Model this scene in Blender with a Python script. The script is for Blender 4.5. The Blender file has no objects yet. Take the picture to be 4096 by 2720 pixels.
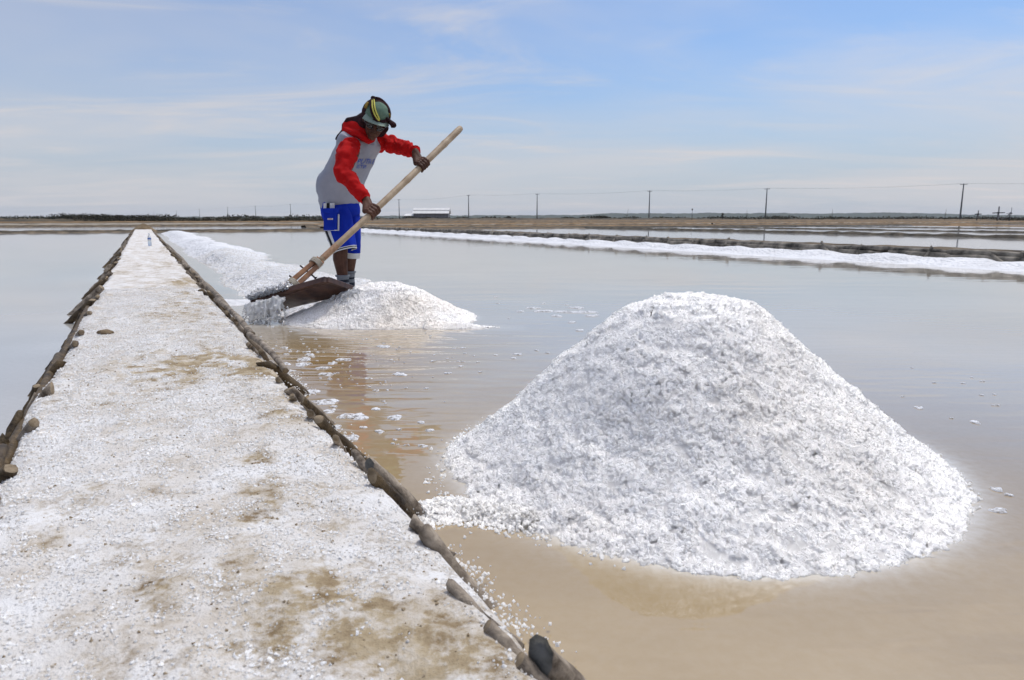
import bpy, bmesh, math, random
import numpy as np
from mathutils import Vector, Matrix, Quaternion
from mathutils.bvhtree import BVHTree

# ------------------------------------------------------------------ camera, sky, sun, exposure
scene = bpy.context.scene
COL = scene.collection
PITCH = math.radians(9.97)
CAMH = 0.62
cam_d = bpy.data.cameras.new('camera')
cam = bpy.data.objects.new('camera', cam_d); COL.objects.link(cam)
cam.location = (0, 0, CAMH)
cam.rotation_euler = (math.radians(90) - PITCH, 0, 0)
cam_d.sensor_width = 36.0
cam_d.lens = 24.4
cam_d.clip_start = 0.02
cam_d.clip_end = 20000
cam_d.dof.use_dof = True
cam_d.dof.focus_distance = 2.6
cam_d.dof.aperture_fstop = 11
scene.camera = cam

SUN_EL, SUN_AZ = math.radians(64), math.radians(38)      # azimuth from +Y towards +X
world = bpy.data.worlds.new('World'); scene.world = world; world.use_nodes = True
SKY_STRENGTH = 0.12
def build_world():
    nt = world.node_tree; N = nt.nodes; L = nt.links
    for n in list(N): N.remove(n)
    out = N.new('ShaderNodeOutputWorld'); bg = N.new('ShaderNodeBackground')
    bg.inputs['Strength'].default_value = SKY_STRENGTH
    L.new(bg.outputs[0], out.inputs[0])
    sky = N.new('ShaderNodeTexSky'); sky.sky_type = 'NISHITA'; sky.sun_disc = False
    sky.sun_elevation = SUN_EL; sky.sun_rotation = SUN_AZ
    sky.altitude = 0; sky.air_density = 1.0; sky.dust_density = 1.2; sky.ozone_density = 2.0
    tc = N.new('ShaderNodeTexCoord'); sep = N.new('ShaderNodeSeparateXYZ')
    L.new(tc.outputs['Generated'], sep.inputs[0])
    def M(op, a, b=None, clamp=False):
        m = N.new('ShaderNodeMath'); m.operation = op; m.use_clamp = clamp
        for i, v in enumerate((a, b)):
            if v is None: continue
            if isinstance(v, (int, float)): m.inputs[i].default_value = v
            else: L.new(v, m.inputs[i])
        return m.outputs[0]
    zz = M('ADD', M('MAXIMUM', sep.outputs[2], 0.0), 0.10)
    cx = M('DIVIDE', sep.outputs[0], zz); cy = M('DIVIDE', sep.outputs[1], zz)
    comb = N.new('ShaderNodeCombineXYZ')
    L.new(cx, comb.inputs[0]); L.new(cy, comb.inputs[1])
    def cloud(scale, detail, rough, dist, rot, stretch, lo, hi, off=(0,0,0)):
        mp = N.new('ShaderNodeMapping'); mp.inputs['Rotation'].default_value = (0, 0, rot)
        mp.inputs['Scale'].default_value = stretch; mp.inputs['Location'].default_value = off
        L.new(comb.outputs[0], mp.inputs[0])
        nz = N.new('ShaderNodeTexNoise'); nz.inputs['Scale'].default_value = scale
        nz.inputs['Detail'].default_value = detail; nz.inputs['Roughness'].default_value = rough
        nz.inputs['Distortion'].default_value = dist
        L.new(mp.outputs[0], nz.inputs['Vector'])
        mr = N.new('ShaderNodeMapRange'); mr.interpolation_type = 'SMOOTHSTEP'
        mr.inputs['From Min'].default_value = lo; mr.inputs['From Max'].default_value = hi
        L.new(nz.outputs[0], mr.inputs[0])
        return mr.outputs[0]
    veil = cloud(0.36, 5, 0.55, 0.5, 0.25, (0.75, 1.0, 1), 0.34, 0.66, (2.1, 2.2, 0))
    wisp = cloud(0.75, 8, 0.62, 1.3, -0.25, (0.55, 1.35, 1), 0.46, 0.76, (4.0, 1.0, 0))
    f = M('ADD', M('MULTIPLY', veil, 0.60), M('MULTIPLY', wisp, 0.60), True)
    f = M('ADD', M('MULTIPLY', f, 0.86), 0.10)
    hz = N.new('ShaderNodeMapRange'); hz.interpolation_type = 'SMOOTHSTEP'
    hz.inputs['From Min'].default_value = 0.0; hz.inputs['From Max'].default_value = 0.22
    hz.inputs['To Min'].default_value = 1.0; hz.inputs['To Max'].default_value = 0.0
    L.new(sep.outputs[2], hz.inputs[0])
    tint = N.new('ShaderNodeMix'); tint.data_type = 'RGBA'; tint.blend_type = 'MULTIPLY'
    tint.inputs[0].default_value = 1.0
    L.new(sky.outputs[0], tint.inputs[6]); tint.inputs[7].default_value = (0.70, 0.92, 1.17, 1)
    mh = N.new('ShaderNodeMix'); mh.data_type = 'RGBA'
    L.new(M('MULTIPLY', hz.outputs[0], 0.85), mh.inputs[0]); L.new(tint.outputs[2], mh.inputs[6])
    mh.inputs[7].default_value = (4.55, 4.95, 5.7, 1)        # hazy band low over the land, all round
    mx = N.new('ShaderNodeMix'); mx.data_type = 'RGBA'
    L.new(f, mx.inputs[0]); L.new(mh.outputs[2], mx.inputs[6])
    # thin cloud is brighter towards the sun (forward scattering)
    dt = N.new('ShaderNodeVectorMath'); dt.operation = 'DOT_PRODUCT'
    L.new(tc.outputs['Generated'], dt.inputs[0])
    dt.inputs[1].default_value = (math.sin(SUN_AZ)*math.cos(SUN_EL), math.cos(SUN_AZ)*math.cos(SUN_EL), math.sin(SUN_EL))
    gl_ = M('ADD', M('MULTIPLY', M('POWER', M('MAXIMUM', dt.outputs['Value'], 0.0), 8.0), 5.5), 0.90)
    cc = N.new('ShaderNodeVectorMath'); cc.operation = 'SCALE'; cc.inputs[0].default_value = (6.6, 6.4, 6.55)
    L.new(gl_, cc.inputs['Scale']); L.new(cc.outputs[0], mx.inputs[7])
    L.new(mx.outputs[2], bg.inputs[0])
build_world()

sun_d = bpy.data.lights.new('sun', 'SUN'); sun = bpy.data.objects.new('sun', sun_d); COL.objects.link(sun)
sun_d.energy = 2.0; sun_d.angle = math.radians(6); sun_d.color = (1.0, 0.95, 0.88)
sdir = Vector((math.sin(SUN_AZ)*math.cos(SUN_EL), math.cos(SUN_AZ)*math.cos(SUN_EL), math.sin(SUN_EL)))
sun.rotation_euler = sdir.to_track_quat('Z', 'Y').to_euler()
sun.location = (0, 0, 50)

vs = scene.view_settings
vs.view_transform = 'Standard'; vs.look = 'None'; vs.exposure = -0.10; vs.gamma = 1.0; vs.use_curve_mapping = False
scene.cycles.use_denoising = True
scene.cycles.max_bounces = 10; scene.cycles.diffuse_bounces = 4; scene.cycles.volume_bounces = 1
scene.cycles.transparent_max_bounces = 16
scene.cycles.sample_clamp_indirect = 8

# ------------------------------------------------------------------ coordinates
# photograph pixels (4096 x 2720) -> world; dike frame: s runs along the dike, o to its right
FS, CXS, CYS = 2776.0, 2048.0, 1360.0
cp, sp_ = math.cos(PITCH), math.sin(PITCH)
def ray(x, y):
    a = (x - CXS) / FS; b = -(y - CYS) / FS
    return Vector((a, cp + b*sp_, -sp_ + b*cp))
def atY(x, y, Y):
    d = ray(x, y); k = Y / d.y
    return Vector((0, 0, CAMH)) + d*k
def atZ(x, y, z=0.0):
    d = ray(x, y); k = (z - CAMH) / d.z
    return Vector((0, 0, CAMH)) + d*k
TH = math.radians(27.75)
DS = np.array([-math.sin(TH), math.cos(TH)]); DR = np.array([math.cos(TH), math.sin(TH)])
def SO(s, o, z=0.0):
    return Vector((s*DS[0] + o*DR[0], s*DS[1] + o*DR[1], z))
def toSO(p):
    return p.x*DS[0] + p.y*DS[1], p.x*DR[0] + p.y*DR[1]

rng = np.random.default_rng(7)
random.seed(7)

# ------------------------------------------------------------------ numpy noise
def _h(ix, iy, iz, seed):
    n = (ix*374761393 + iy*668265263 + iz*2147483647 + seed*1274126177) & 0xFFFFFFFF
    n = ((n ^ (n >> 13)) * 1274126177) & 0xFFFFFFFF
    n = (n ^ (n >> 16)) & 0xFFFFFFFF
    return n / 4294967295.0
def vnoise(p, seed=0):
    p = np.asarray(p, float)
    if p.shape[-1] == 2: p = np.concatenate([p, np.zeros(p.shape[:-1] + (1,))], -1)
    i = np.floor(p).astype(np.int64); f = p - i; u = f*f*(3 - 2*f)
    r = 0
    for dx in (0, 1):
        for dy in (0, 1):
            for dz in (0, 1):
                w = (u[..., 0] if dx else 1-u[..., 0])*(u[..., 1] if dy else 1-u[..., 1])*(u[..., 2] if dz else 1-u[..., 2])
                r = r + w*_h(i[..., 0]+dx, i[..., 1]+dy, i[..., 2]+dz, seed)
    return r*2 - 1
def fbm(p, octv=4, seed=0, gain=0.5):
    p = np.asarray(p, float); a = 1.0; r = 0; t = 0
    for k in range(octv):
        r = r + a*vnoise(p*(2.03**k) + 17.3*k, seed + k); t += a; a *= gain
    return r / t
def sstep(a, b, x):
    t = np.clip((x - a)/(b - a), 0, 1); return t*t*(3 - 2*t)

# ------------------------------------------------------------------ mesh helpers
def mesh_np(name, V, F, mats=(), smooth=False, mi=None, attrs=None):
    V = np.asarray(V, np.float32); F = np.asarray(F, np.int32)
    me = bpy.data.meshes.new(name)
    n, k = F.shape
    me.vertices.add(len(V)); me.vertices.foreach_set('co', V.ravel())
    me.loops.add(n*k); me.loops.foreach_set('vertex_index', F.ravel())
    me.polygons.add(n); me.polygons.foreach_set('loop_start', np.arange(0, n*k, k, dtype=np.int32))
    try: me.polygons.foreach_set('loop_total', np.full(n, k, np.int32))
    except Exception: pass
    for m in mats: me.materials.append(m)
    if mi is not None: me.polygons.foreach_set('material_index', np.asarray(mi, np.int32))
    me.polygons.foreach_set('use_smooth', np.full(n, smooth))
    if attrs:
        for an, av in attrs.items():
            a = me.attributes.new(an, 'FLOAT', 'POINT'); a.data.foreach_set('value', np.asarray(av, np.float32))
    me.update(calc_edges=True); me.validate()
    return me
def link(name, me, parent=None, **props):
    o = bpy.data.objects.new(name, me); COL.objects.link(o)
    if parent is not None: o.parent = parent
    for k, v in props.items(): o[k] = v
    return o
def thing(name, label, cat, loc=(0, 0, 0), group=None):
    o = bpy.data.objects.new(name, None); COL.objects.link(o); o.location = loc
    o.empty_display_size = 0.2
    o['label'] = label; o['category'] = cat
    if group: o['group'] = group
    return o
class MB:
    """collects shapes of ONE part"""
    def __init__(s): s.V = []; s.F = []; s.M = []
    def add(s, V, F, m=0):
        b = len(s.V); s.V += [tuple(v) for v in V]
        s.F += [tuple(i + b for i in f) for f in F]; s.M += [m]*len(F)
    def box(s, c, h, R=None, m=0):
        R = R or Matrix.Identity(3); c = Vector(c)
        V = [c + R @ Vector((sx*h[0], sy*h[1], sz*h[2])) for sx in (-1, 1) for sy in (-1, 1) for sz in (-1, 1)]
        s.add(V, [(0,1,3,2),(4,6,7,5),(0,4,5,1),(2,3,7,6),(0,2,6,4),(1,5,7,3)], m)
    def tube(s, pts, rad, n=8, m=0, cap=True, wob=0.0):
        pts = [Vector(p) for p in pts]
        if isinstance(rad, (int, float)): rad = [rad]*len(pts)
        t0 = (pts[1]-pts[0]).normalized()
        u = t0.orthogonal().normalized(); V = []
        for i, p in enumerate(pts):
            t = (pts[min(i+1, len(pts)-1)] - pts[max(i-1, 0)]).normalized()
            u = (u - t*u.dot(t)).normalized(); v = t.cross(u)
            for k in range(n):
                a = 2*math.pi*k/n; r = rad[i]*(1 + wob*random.uniform(-1, 1))
                V.append(p + (u*math.cos(a) + v*math.sin(a))*r)
        F = [(i*n+k, i*n+(k+1) % n, (i+1)*n+(k+1) % n, (i+1)*n+k) for i in range(len(pts)-1) for k in range(n)]
        if cap: F += [tuple(range(n-1, -1, -1)), tuple((len(pts)-1)*n + k for k in range(n))]
        s.add(V, F, m)
    def capsule(s, a, ra, b, rb, n=14, m=0):
        a = Vector(a); b = Vector(b); t = (b-a); L = t.length
        t = t/L if L > 1e-6 else Vector((0, 0, 1))
        P = []; R = []
        for k in range(1, 5):
            ang = math.pi/2*k/4; P.append(a - t*ra*math.cos(ang)); R.append(ra*math.sin(ang))
        for k in range(4, 0, -1):
            ang = math.pi/2*k/4; P.append(b + t*rb*math.cos(ang)); R.append(rb*math.sin(ang))
        s.tube(P, R, n, m)
    def ellipsoid(s, c, ax, rad, n=16, m=0):
        c = Vector(c); V = []; F = []
        A = [Vector(x) for x in ax]
        rings = n//2
        for i in range(1, rings):
            th = math.pi*i/rings
            for k in range(n):
                ph = 2*math.pi*k/n
                V.append(c + A[0]*rad[0]*math.sin(th)*math.cos(ph) + A[1]*rad[1]*math.sin(th)*math.sin(ph) + A[2]*rad[2]*math.cos(th))
        for i in range(rings-2):
            for k in range(n):
                F.append((i*n+k, (i+1)*n+k, (i+1)*n+(k+1) % n, i*n+(k+1) % n))
        b = len(V); V += [c + A[2]*rad[2], c - A[2]*rad[2]]
        F += [(b, k, (k+1) % n) for k in range(n)]
        o = (rings-2)*n
        F += [(b+1, o+(k+1) % n, o+k) for k in range(n)]
        s.add(V, F, m)
    def mesh(s, name, mats, smooth=True):
        me = bpy.data.meshes.new(name); me.from_pydata(s.V, [], s.F)
        for m in mats: me.materials.append(m)
        me.polygons.foreach_set('material_index', np.array(s.M, np.int32))
        me.polygons.foreach_set('use_smooth', np.full(len(s.F), smooth))
        me.update(); return me
    def build(s, name, mats, parent=None, smooth=True, **props):
        if not isinstance(mats, (list, tuple)): mats = [mats]
        return link(name, s.mesh(name, mats, smooth), parent, **props)
    def remeshed(s, name, mats, voxel, smooth_it=4, parent=None, noise=None, **props):
        if not isinstance(mats, (list, tuple)): mats = [mats]
        o = bpy.data.objects.new(name, s.mesh(name, [], True)); COL.objects.link(o)
        r = o.modifiers.new('r', 'REMESH'); r.mode = 'VOXEL'; r.voxel_size = voxel; r.use_smooth_shade = True
        if smooth_it:
            q = o.modifiers.new('s', 'SMOOTH'); q.iterations = smooth_it; q.factor = 0.5
        dg = bpy.context.evaluated_depsgraph_get()
        me = bpy.data.meshes.new_from_object(o.evaluated_get(dg)); me.name = name
        bpy.data.objects.remove(o)
        me.materials.clear()
        for m in mats: me.materials.append(m)
        me.polygons.foreach_set('use_smooth', np.full(len(me.polygons), True))
        return link(name, me, parent, **props)

def catmull(P, n):
    P = np.asarray(P, float); k = len(P)
    Q = np.vstack([2*P[0]-P[1], P, 2*P[-1]-P[-2]])
    T = np.linspace(0, k-1, n); out = []
    for t in T:
        i = min(int(t), k-2); f = t - i
        p0, p1, p2, p3 = Q[i], Q[i+1], Q[i+2], Q[i+3]
        out.append(0.5*((2*p1) + (-p0+p2)*f + (2*p0-5*p1+4*p2-p3)*f*f + (-p0+3*p1-3*p2+p3)*f**3))
    return np.array(out)
def loft(name, P, RA, RB, hint, mats, n_len=40, n_a=40, mi=None, wrinkle=0.0, wscale=14, seed=0, cap=(False, False),
         parent=None, thick=0.0, wvec=(1, 1, 1), tangent=None, **props):
    """generalised elliptic tube; hint = world direction of the A axis. Angle 0 = +A, pi/2 = +B (B = T x A)."""
    C = catmull([tuple(p) for p in P], n_len)
    R = catmull(np.stack([RA, RB], 1), n_len)
    V = []; hint = Vector(hint)
    uu = np.linspace(0, 1, n_len)
    for i in range(n_len):
        t = Vector(C[min(i+1, n_len-1)] - C[max(i-1, 0)]).normalized()
        if tangent is not None: t = (t*(1-tangent[1]) + Vector(tangent[0])*tangent[1]).normalized()
        A = (hint - t*hint.dot(t)).normalized(); B = t.cross(A)
        for k in range(n_a):
            a = 2*math.pi*k/n_a
            V.append(np.array(C[i]) + np.array(A)*R[i, 0]*math.cos(a) + np.array(B)*R[i, 1]*math.sin(a))
    V = np.array(V)
    if wrinkle:
        cen = np.repeat(C, n_a, 0); d = V - cen; d /= np.linalg.norm(d, axis=1)[:, None] + 1e-9
        w = fbm(V*wscale*np.array(wvec), 3, seed)
        w = np.where(w > 0, w*0.6, w)
        V = V + d*(w*wrinkle*2)[:, None]
    F = [(i*n_a+k, i*n_a+(k+1) % n_a, (i+1)*n_a+(k+1) % n_a, (i+1)*n_a+k) for i in range(n_len-1) for k in range(n_a)]
    M = [mi((i+0.5)/(n_len-1), 2*math.pi*(k+0.5)/n_a) if mi else 0 for i in range(n_len-1) for k in range(n_a)]
    me = bpy.data.meshes.new(name)
    F = list(F)
    if cap[0]: F.append(tuple(range(n_a-1, -1, -1))); M.append(M[0])
    if cap[1]: F.append(tuple((n_len-1)*n_a+k for k in range(n_a))); M.append(M[-1])
    me.from_pydata([tuple(v) for v in V], [], F)
    for m in (mats if isinstance(mats, (list, tuple)) else [mats]): me.materials.append(m)
    me.polygons.foreach_set('material_index', np.array(M, np.int32))
    me.polygons.foreach_set('use_smooth', np.full(len(F), True)); me.update()
    o = link(name, me, parent, **props)
    if thick:
        q = o.modifiers.new('thick', 'SOLIDIFY'); q.thickness = thick; q.offset = -1
    return o

# ------------------------------------------------------------------ materials
def new_mat(name):
    m = bpy.data.materials.new(name); m.use_nodes = True
    N = m.node_tree.nodes; L = m.node_tree.links
    b = N['Principled BSDF']
    return m, N, L, b
def set_in(b, **kw):
    for k, v in kw.items():
        b.inputs[k.replace('_', ' ')].default_value = v
def noise_node(N, L, scale, detail=4, rough=0.55, vec=None, dist=0.0):
    n = N.new('ShaderNodeTexNoise'); n.inputs['Scale'].default_value = scale
    n.inputs['Detail'].default_value = detail; n.inputs['Roughness'].default_value = rough
    n.inputs['Distortion'].default_value = dist
    if vec is not None: L.new(vec, n.inputs['Vector'])
    return n
def ramp(N, L, fac, stops):
    r = N.new('ShaderNodeValToRGB')
    e = r.color_ramp.elements
    while len(e) < len(stops): e.new(0.5)
    for i, (p, c) in enumerate(stops):
        e[i].position = p; e[i].color = (c[0], c[1], c[2], 1)
    L.new(fac, r.inputs[0]); return r.outputs[0]
def coords(N, L, stretch=(1, 1, 1), kind='Object', rot=(0, 0, 0)):
    t = N.new('ShaderNodeTexCoord'); m = N.new('ShaderNodeMapping')
    m.inputs['Scale'].default_value = stretch; m.inputs['Rotation'].default_value = rot
    L.new(t.outputs[kind], m.inputs[0]); return m.outputs[0]
def bump(N, L, b, h, strength, dist):
    bp = N.new('ShaderNodeBump'); bp.inputs['Strength'].default_value = strength; bp.inputs['Distance'].default_value = dist
    L.new(h, bp.inputs['Height']); L.new(bp.outputs[0], b.inputs['Normal']); return bp
def simple(name, c0, c1, scale=6, rough=0.8, bstr=0.3, bdist=0.01, stretch=(1, 1, 1), detail=5, lo=0.35, hi=0.65, spec=0.3, bscale=None, rot=(0, 0, 0)):
    m, N, L, b = new_mat(name)
    v = coords(N, L, stretch, rot=rot)
    n = noise_node(N, L, scale, detail, 0.6, v)
    L.new(ramp(N, L, n.outputs[0], [(lo, c0), (hi, c1)]), b.inputs['Base Color'])
    set_in(b, Roughness=rough, Specular_IOR_Level=spec)
    n2 = noise_node(N, L, bscale or scale*4, 4, 0.6, v)
    bump(N, L, b, n2.outputs[0], bstr, bdist)
    return m
def random_island_mat(name, stops, rough=0.35, spec=0.5, sss=0.0, extra=None, nblend=0.72):
    m, N, L, b = new_mat(name)
    g = N.new('ShaderNodeNewGeometry')
    col = ramp(N, L, g.outputs['Random Per Island'], stops)
    if extra:
        v = coords(N, L); n = noise_node(N, L, extra[0], 3, 0.5, v)
        f = N.new('ShaderNodeMapRange'); f.inputs['From Min'].default_value = extra[2]; f.inputs['From Max'].default_value = extra[3]
        L.new(n.outputs[0], f.inputs[0])
        mx = N.new('ShaderNodeMix'); mx.data_type = 'RGBA'; mx.blend_type = 'MULTIPLY'
        L.new(f.outputs[0], mx.inputs[0]); L.new(col, mx.inputs[6]); mx.inputs[7].default_value = (*extra[1], 1)
        col = mx.outputs[2]
    L.new(col, b.inputs['Base Color'])
    set_in(b, Roughness=rough, Specular_IOR_Level=spec)
    if sss:
        b.subsurface_method = 'BURLEY'; b.inputs['Subsurface Weight'].default_value = sss; b.inputs['Subsurface Scale'].default_value = 0.0125; b.inputs['Subsurface Radius'].default_value = (1, 1, 1)
        at = N.new('ShaderNodeAttribute'); at.attribute_name = 'heap_normal'
        v1 = N.new('ShaderNodeVectorMath'); v1.operation = 'SCALE'; L.new(at.outputs['Vector'], v1.inputs[0]); v1.inputs['Scale'].default_value = nblend
        v0 = N.new('ShaderNodeVectorMath'); v0.operation = 'SCALE'; L.new(g.outputs['Normal'], v0.inputs[0]); v0.inputs['Scale'].default_value = 1 - nblend
        v2 = N.new('ShaderNodeVectorMath'); v2.operation = 'ADD'; L.new(v0.outputs[0], v2.inputs[0]); L.new(v1.outputs[0], v2.inputs[1])
        v3 = N.new('ShaderNodeVectorMath'); v3.operation = 'NORMALIZE'; L.new(v2.outputs[0], v3.inputs[0]); L.new(v3.outputs[0], b.inputs['Normal'])
    return m

M_CRYSTAL = random_island_mat('salt_crystal', [(0.0, (0.65, 0.625, 0.585)), (0.4, (0.73, 0.705, 0.665)), (1.0, (0.79, 0.77, 0.73))], 0.55, 0.25, 0.88,
                              (2.2, (0.97, 0.95, 0.92), 0.5, 0.75))
M_CRYSTAL2 = random_island_mat('fresh_salt_crystal', [(0.0, (0.66, 0.625, 0.575)), (0.5, (0.75, 0.72, 0.68)), (1.0, (0.81, 0.79, 0.755))], 0.5, 0.25, 0.88,
                               (2.5, (0.95, 0.90, 0.83), 0.45, 0.7))
M_CRYSTALD = random_island_mat('dike_salt_crystal', [(0.0, (0.50, 0.42, 0.32)), (0.08, (0.66, 0.61, 0.54)), (0.45, (0.75, 0.73, 0.70)), (1.0, (0.82, 0.81, 0.79))], 0.5, 0.25, 0.7, None, 0.8)
def salt_bulk(name, c0, c1, bs=60, bd=0.01):
    m, N, L, b = new_mat(name)
    v = coords(N, L)
    n = noise_node(N, L, 3, 4, 0.5, v)
    L.new(ramp(N, L, n.outputs[0], [(0.35, c0), (0.65, c1)]), b.inputs['Base Color'])
    set_in(b, Roughness=0.55, Specular_IOR_Level=0.35)
    vo = N.new('ShaderNodeTexVoronoi'); vo.inputs['Scale'].default_value = bs; L.new(v, vo.inputs['Vector'])
    bump(N, L, b, vo.outputs['Distance'], 0.6, bd)
    return m
M_SALT = salt_bulk('salt_bulk', (0.80, 0.79, 0.77), (0.88, 0.88, 0.88), 110)
M_SALTFAR = salt_bulk('salt_ridge', (0.70, 0.695, 0.69), (0.83, 0.825, 0.82), 20, 0.04)

def dike_mat():
    m, N, L, b = new_mat('dike_crust')
    v = coords(N, L)
    at = N.new('ShaderNodeAttribute'); at.attribute_name = 'salt'
    n1 = noise_node(N, L, 90, 5, 0.7, v); n2 = noise_node(N, L, 22, 6, 0.65, v)
    add = N.new('ShaderNodeMath'); add.operation = 'MULTIPLY_ADD'
    L.new(n1.outputs[0], add.inputs[0]); add.inputs[1].default_value = 0.75
    mul = N.new('ShaderNodeMath'); mul.operation = 'MULTIPLY'; L.new(n2.outputs[0], mul.inputs[0]); mul.inputs[1].default_value = 0.75
    L.new(mul.outputs[0], add.inputs[2])
    a2 = N.new('ShaderNodeMath'); a2.operation = 'ADD'; L.new(add.outputs[0], a2.inputs[0]); L.new(at.outputs['Fac'], a2.inputs[1])
    mr = N.new('ShaderNodeMapRange'); mr.inputs['From Min'].default_value = 0.92; mr.inputs['From Max'].default_value = 1.25
    L.new(a2.outputs[0], mr.inputs[0])
    earth = ramp(N, L, n2.outputs[0], [(0.3, (0.22, 0.15, 0.075)), (0.5, (0.42, 0.33, 0.205)), (0.72, (0.58, 0.50, 0.385))])
    n3 = noise_node(N, L, 7, 4, 0.6, v)
    salt = ramp(N, L, n3.outputs[0], [(0.3, (0.60, 0.53, 0.44)), (0.62, (0.82, 0.80, 0.77))])
    mx = N.new('ShaderNodeMix'); mx.data_type = 'RGBA'
    L.new(mr.outputs[0], mx.inputs[0]); L.new(earth, mx.inputs[6]); L.new(salt, mx.inputs[7])
    L.new(mx.outputs[2], b.inputs['Base Color'])
    set_in(b, Roughness=0.85, Specular_IOR_Level=0.25)
    bump(N, L, b, a2.outputs[0], 0.7, 0.012)
    return m
M_DIKE = dike_mat()
M_EARTH = simple('pan_earth', (0.13, 0.09, 0.05), (0.27, 0.20, 0.12), 2.2, 0.95, 0.5, 0.05, detail=7)
M_BANK = simple('bank_earth', (0.06, 0.045, 0.03), (0.21, 0.16, 0.10), 2.5, 0.95, 0.8, 0.06, detail=8, bscale=9)
M_DARKBANK = simple('damp_bank_earth', (0.035, 0.03, 0.022), (0.12, 0.10, 0.07), 3, 0.95, 0.8, 0.06, detail=8, bscale=9)
M_STRAW = simple('dry_grass_land', (0.07, 0.045, 0.025), (0.24, 0.165, 0.085), 0.5, 0.95, 0.5, 0.05, detail=9)
M_SCRUB = simple('scrub_earth', (0.045, 0.04, 0.028), (0.13, 0.10, 0.06), 0.4, 0.95, 0.8, 0.2, detail=8)
def wood(name, dark, light, grain=(6, 6, 1), scale=14, rough=0.75):
    return simple(name, dark, light, scale, rough, 0.5, 0.004, grain, 6, 0.35, 0.7, 0.25)
M_STAKE = simple('weathered_stake', (0.075, 0.055, 0.038), (0.42, 0.35, 0.27), 24, 0.85, 0.7, 0.006, detail=7)
M_STAKEWET = simple('wet_muddy_stake', (0.03, 0.02, 0.012), (0.16, 0.11, 0.055), 20, 0.6, 0.9, 0.008, detail=7)
M_CUT = simple('cut_wood_end', (0.17, 0.125, 0.075), (0.34, 0.265, 0.175), 40, 0.85, 0.4, 0.003)
M_CUTGREY = simple('grey_cut_wood_end', (0.07, 0.068, 0.06), (0.15, 0.145, 0.13), 40, 0.85, 0.4, 0.003)
M_LOG = simple('grey_log', (0.055, 0.05, 0.042), (0.36, 0.32, 0.26), 5, 0.9, 0.7, 0.01, detail=8)

def water_mat(name, near, far, salt_col, rough, bstr, freq=1.0, sky_stretch=(1, 1, 1)):
    m, N, L, b = new_mat(name)
    v = coords(N, L)
    n = noise_node(N, L, 0.9, 4, 0.5, v)
    at = N.new('ShaderNodeAttribute'); at.attribute_name = 'salt'
    ar = N.new('ShaderNodeAttribute'); ar.attribute_name = 'ripple'
    am = N.new('ShaderNodeAttribute'); am.attribute_name = 'near_tone'
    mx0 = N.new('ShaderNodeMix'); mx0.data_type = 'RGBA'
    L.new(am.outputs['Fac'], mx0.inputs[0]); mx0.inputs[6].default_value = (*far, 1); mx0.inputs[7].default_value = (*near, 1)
    var = N.new('ShaderNodeMix'); var.data_type = 'RGBA'; var.blend_type = 'MULTIPLY'
    var.inputs[0].default_value = 1.0
    L.new(mx0.outputs[2], var.inputs[6])
    L.new(ramp(N, L, n.outputs[0], [(0.3, (0.86, 0.85, 0.83)), (0.7, (1.0, 1.0, 1.0))]), var.inputs[7])
    asl = N.new('ShaderNodeAttribute'); asl.attribute_name = 'amber_reflection'
    amber_reflection = N.new('ShaderNodeMix'); amber_reflection.data_type = 'RGBA'
    L.new(asl.outputs['Fac'], amber_reflection.inputs[0]); L.new(var.outputs[2], amber_reflection.inputs[6]); amber_reflection.inputs[7].default_value = (0.30, 0.185, 0.065, 1)  # amber tone of the painted reflection
    var = amber_reflection
    n5 = noise_node(N, L, 45, 4, 0.6, v)
    sm = N.new('ShaderNodeMath'); sm.operation = 'MULTIPLY_ADD'; sm.use_clamp = True
    L.new(n5.outputs[0], sm.inputs[0]); sm.inputs[1].default_value = 0.9
    sb = N.new('ShaderNodeMath'); sb.operation = 'SUBTRACT'; L.new(at.outputs['Fac'], sb.inputs[0]); sb.inputs[1].default_value = 0.45
    L.new(sb.outputs[0], sm.inputs[2])
    sg = N.new('ShaderNodeMath'); sg.operation = 'MULTIPLY'; sg.use_clamp = True
    L.new(sm.outputs[0], sg.inputs[0]); L.new(at.outputs['Fac'], sg.inputs[1])
    mx = N.new('ShaderNodeMix'); mx.data_type = 'RGBA'
    L.new(sg.outputs[0], mx.inputs[0]); L.new(var.outputs[2], mx.inputs[6]); mx.inputs[7].default_value = (*salt_col, 1)
    L.new(mx.outputs[2], b.inputs['Base Color'])
    set_in(b, Roughness=rough, IOR=1.55, Specular_IOR_Level=1.0)
    vr = coords(N, L, (3.0*freq, 13*freq, 1), rot=(0, 0, 0.12))
    w = noise_node(N, L, 1.0, 2, 0.4, vr, 0.6)
    v2 = coords(N, L, (0.9*freq, 3*freq, 1)); w2 = noise_node(N, L, 1.0, 2, 0.5, v2)
    hm = N.new('ShaderNodeMath'); hm.operation = 'MULTIPLY'; L.new(w.outputs[0], hm.inputs[0]); L.new(ar.outputs['Fac'], hm.inputs[1])
    ha = N.new('ShaderNodeMath'); ha.operation = 'MULTIPLY_ADD'; L.new(w2.outputs[0], ha.inputs[0]); ha.inputs[1].default_value = 0.35; L.new(hm.outputs[0], ha.inputs[2])
    bump(N, L, b, ha.outputs[0], bstr, 0.012)
    return m
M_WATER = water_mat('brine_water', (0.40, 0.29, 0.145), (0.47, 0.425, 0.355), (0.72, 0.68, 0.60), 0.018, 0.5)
M_WATERL = water_mat('pale_brine_water', (0.50, 0.48, 0.445), (0.42, 0.42, 0.41), (0.72, 0.70, 0.66), 0.05, 0.10)
M_WATERFAR = water_mat('far_brine_water', (0.42, 0.41, 0.39), (0.42, 0.41, 0.39), (0.7, 0.7, 0.7), 0.06, 0.12)

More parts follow.
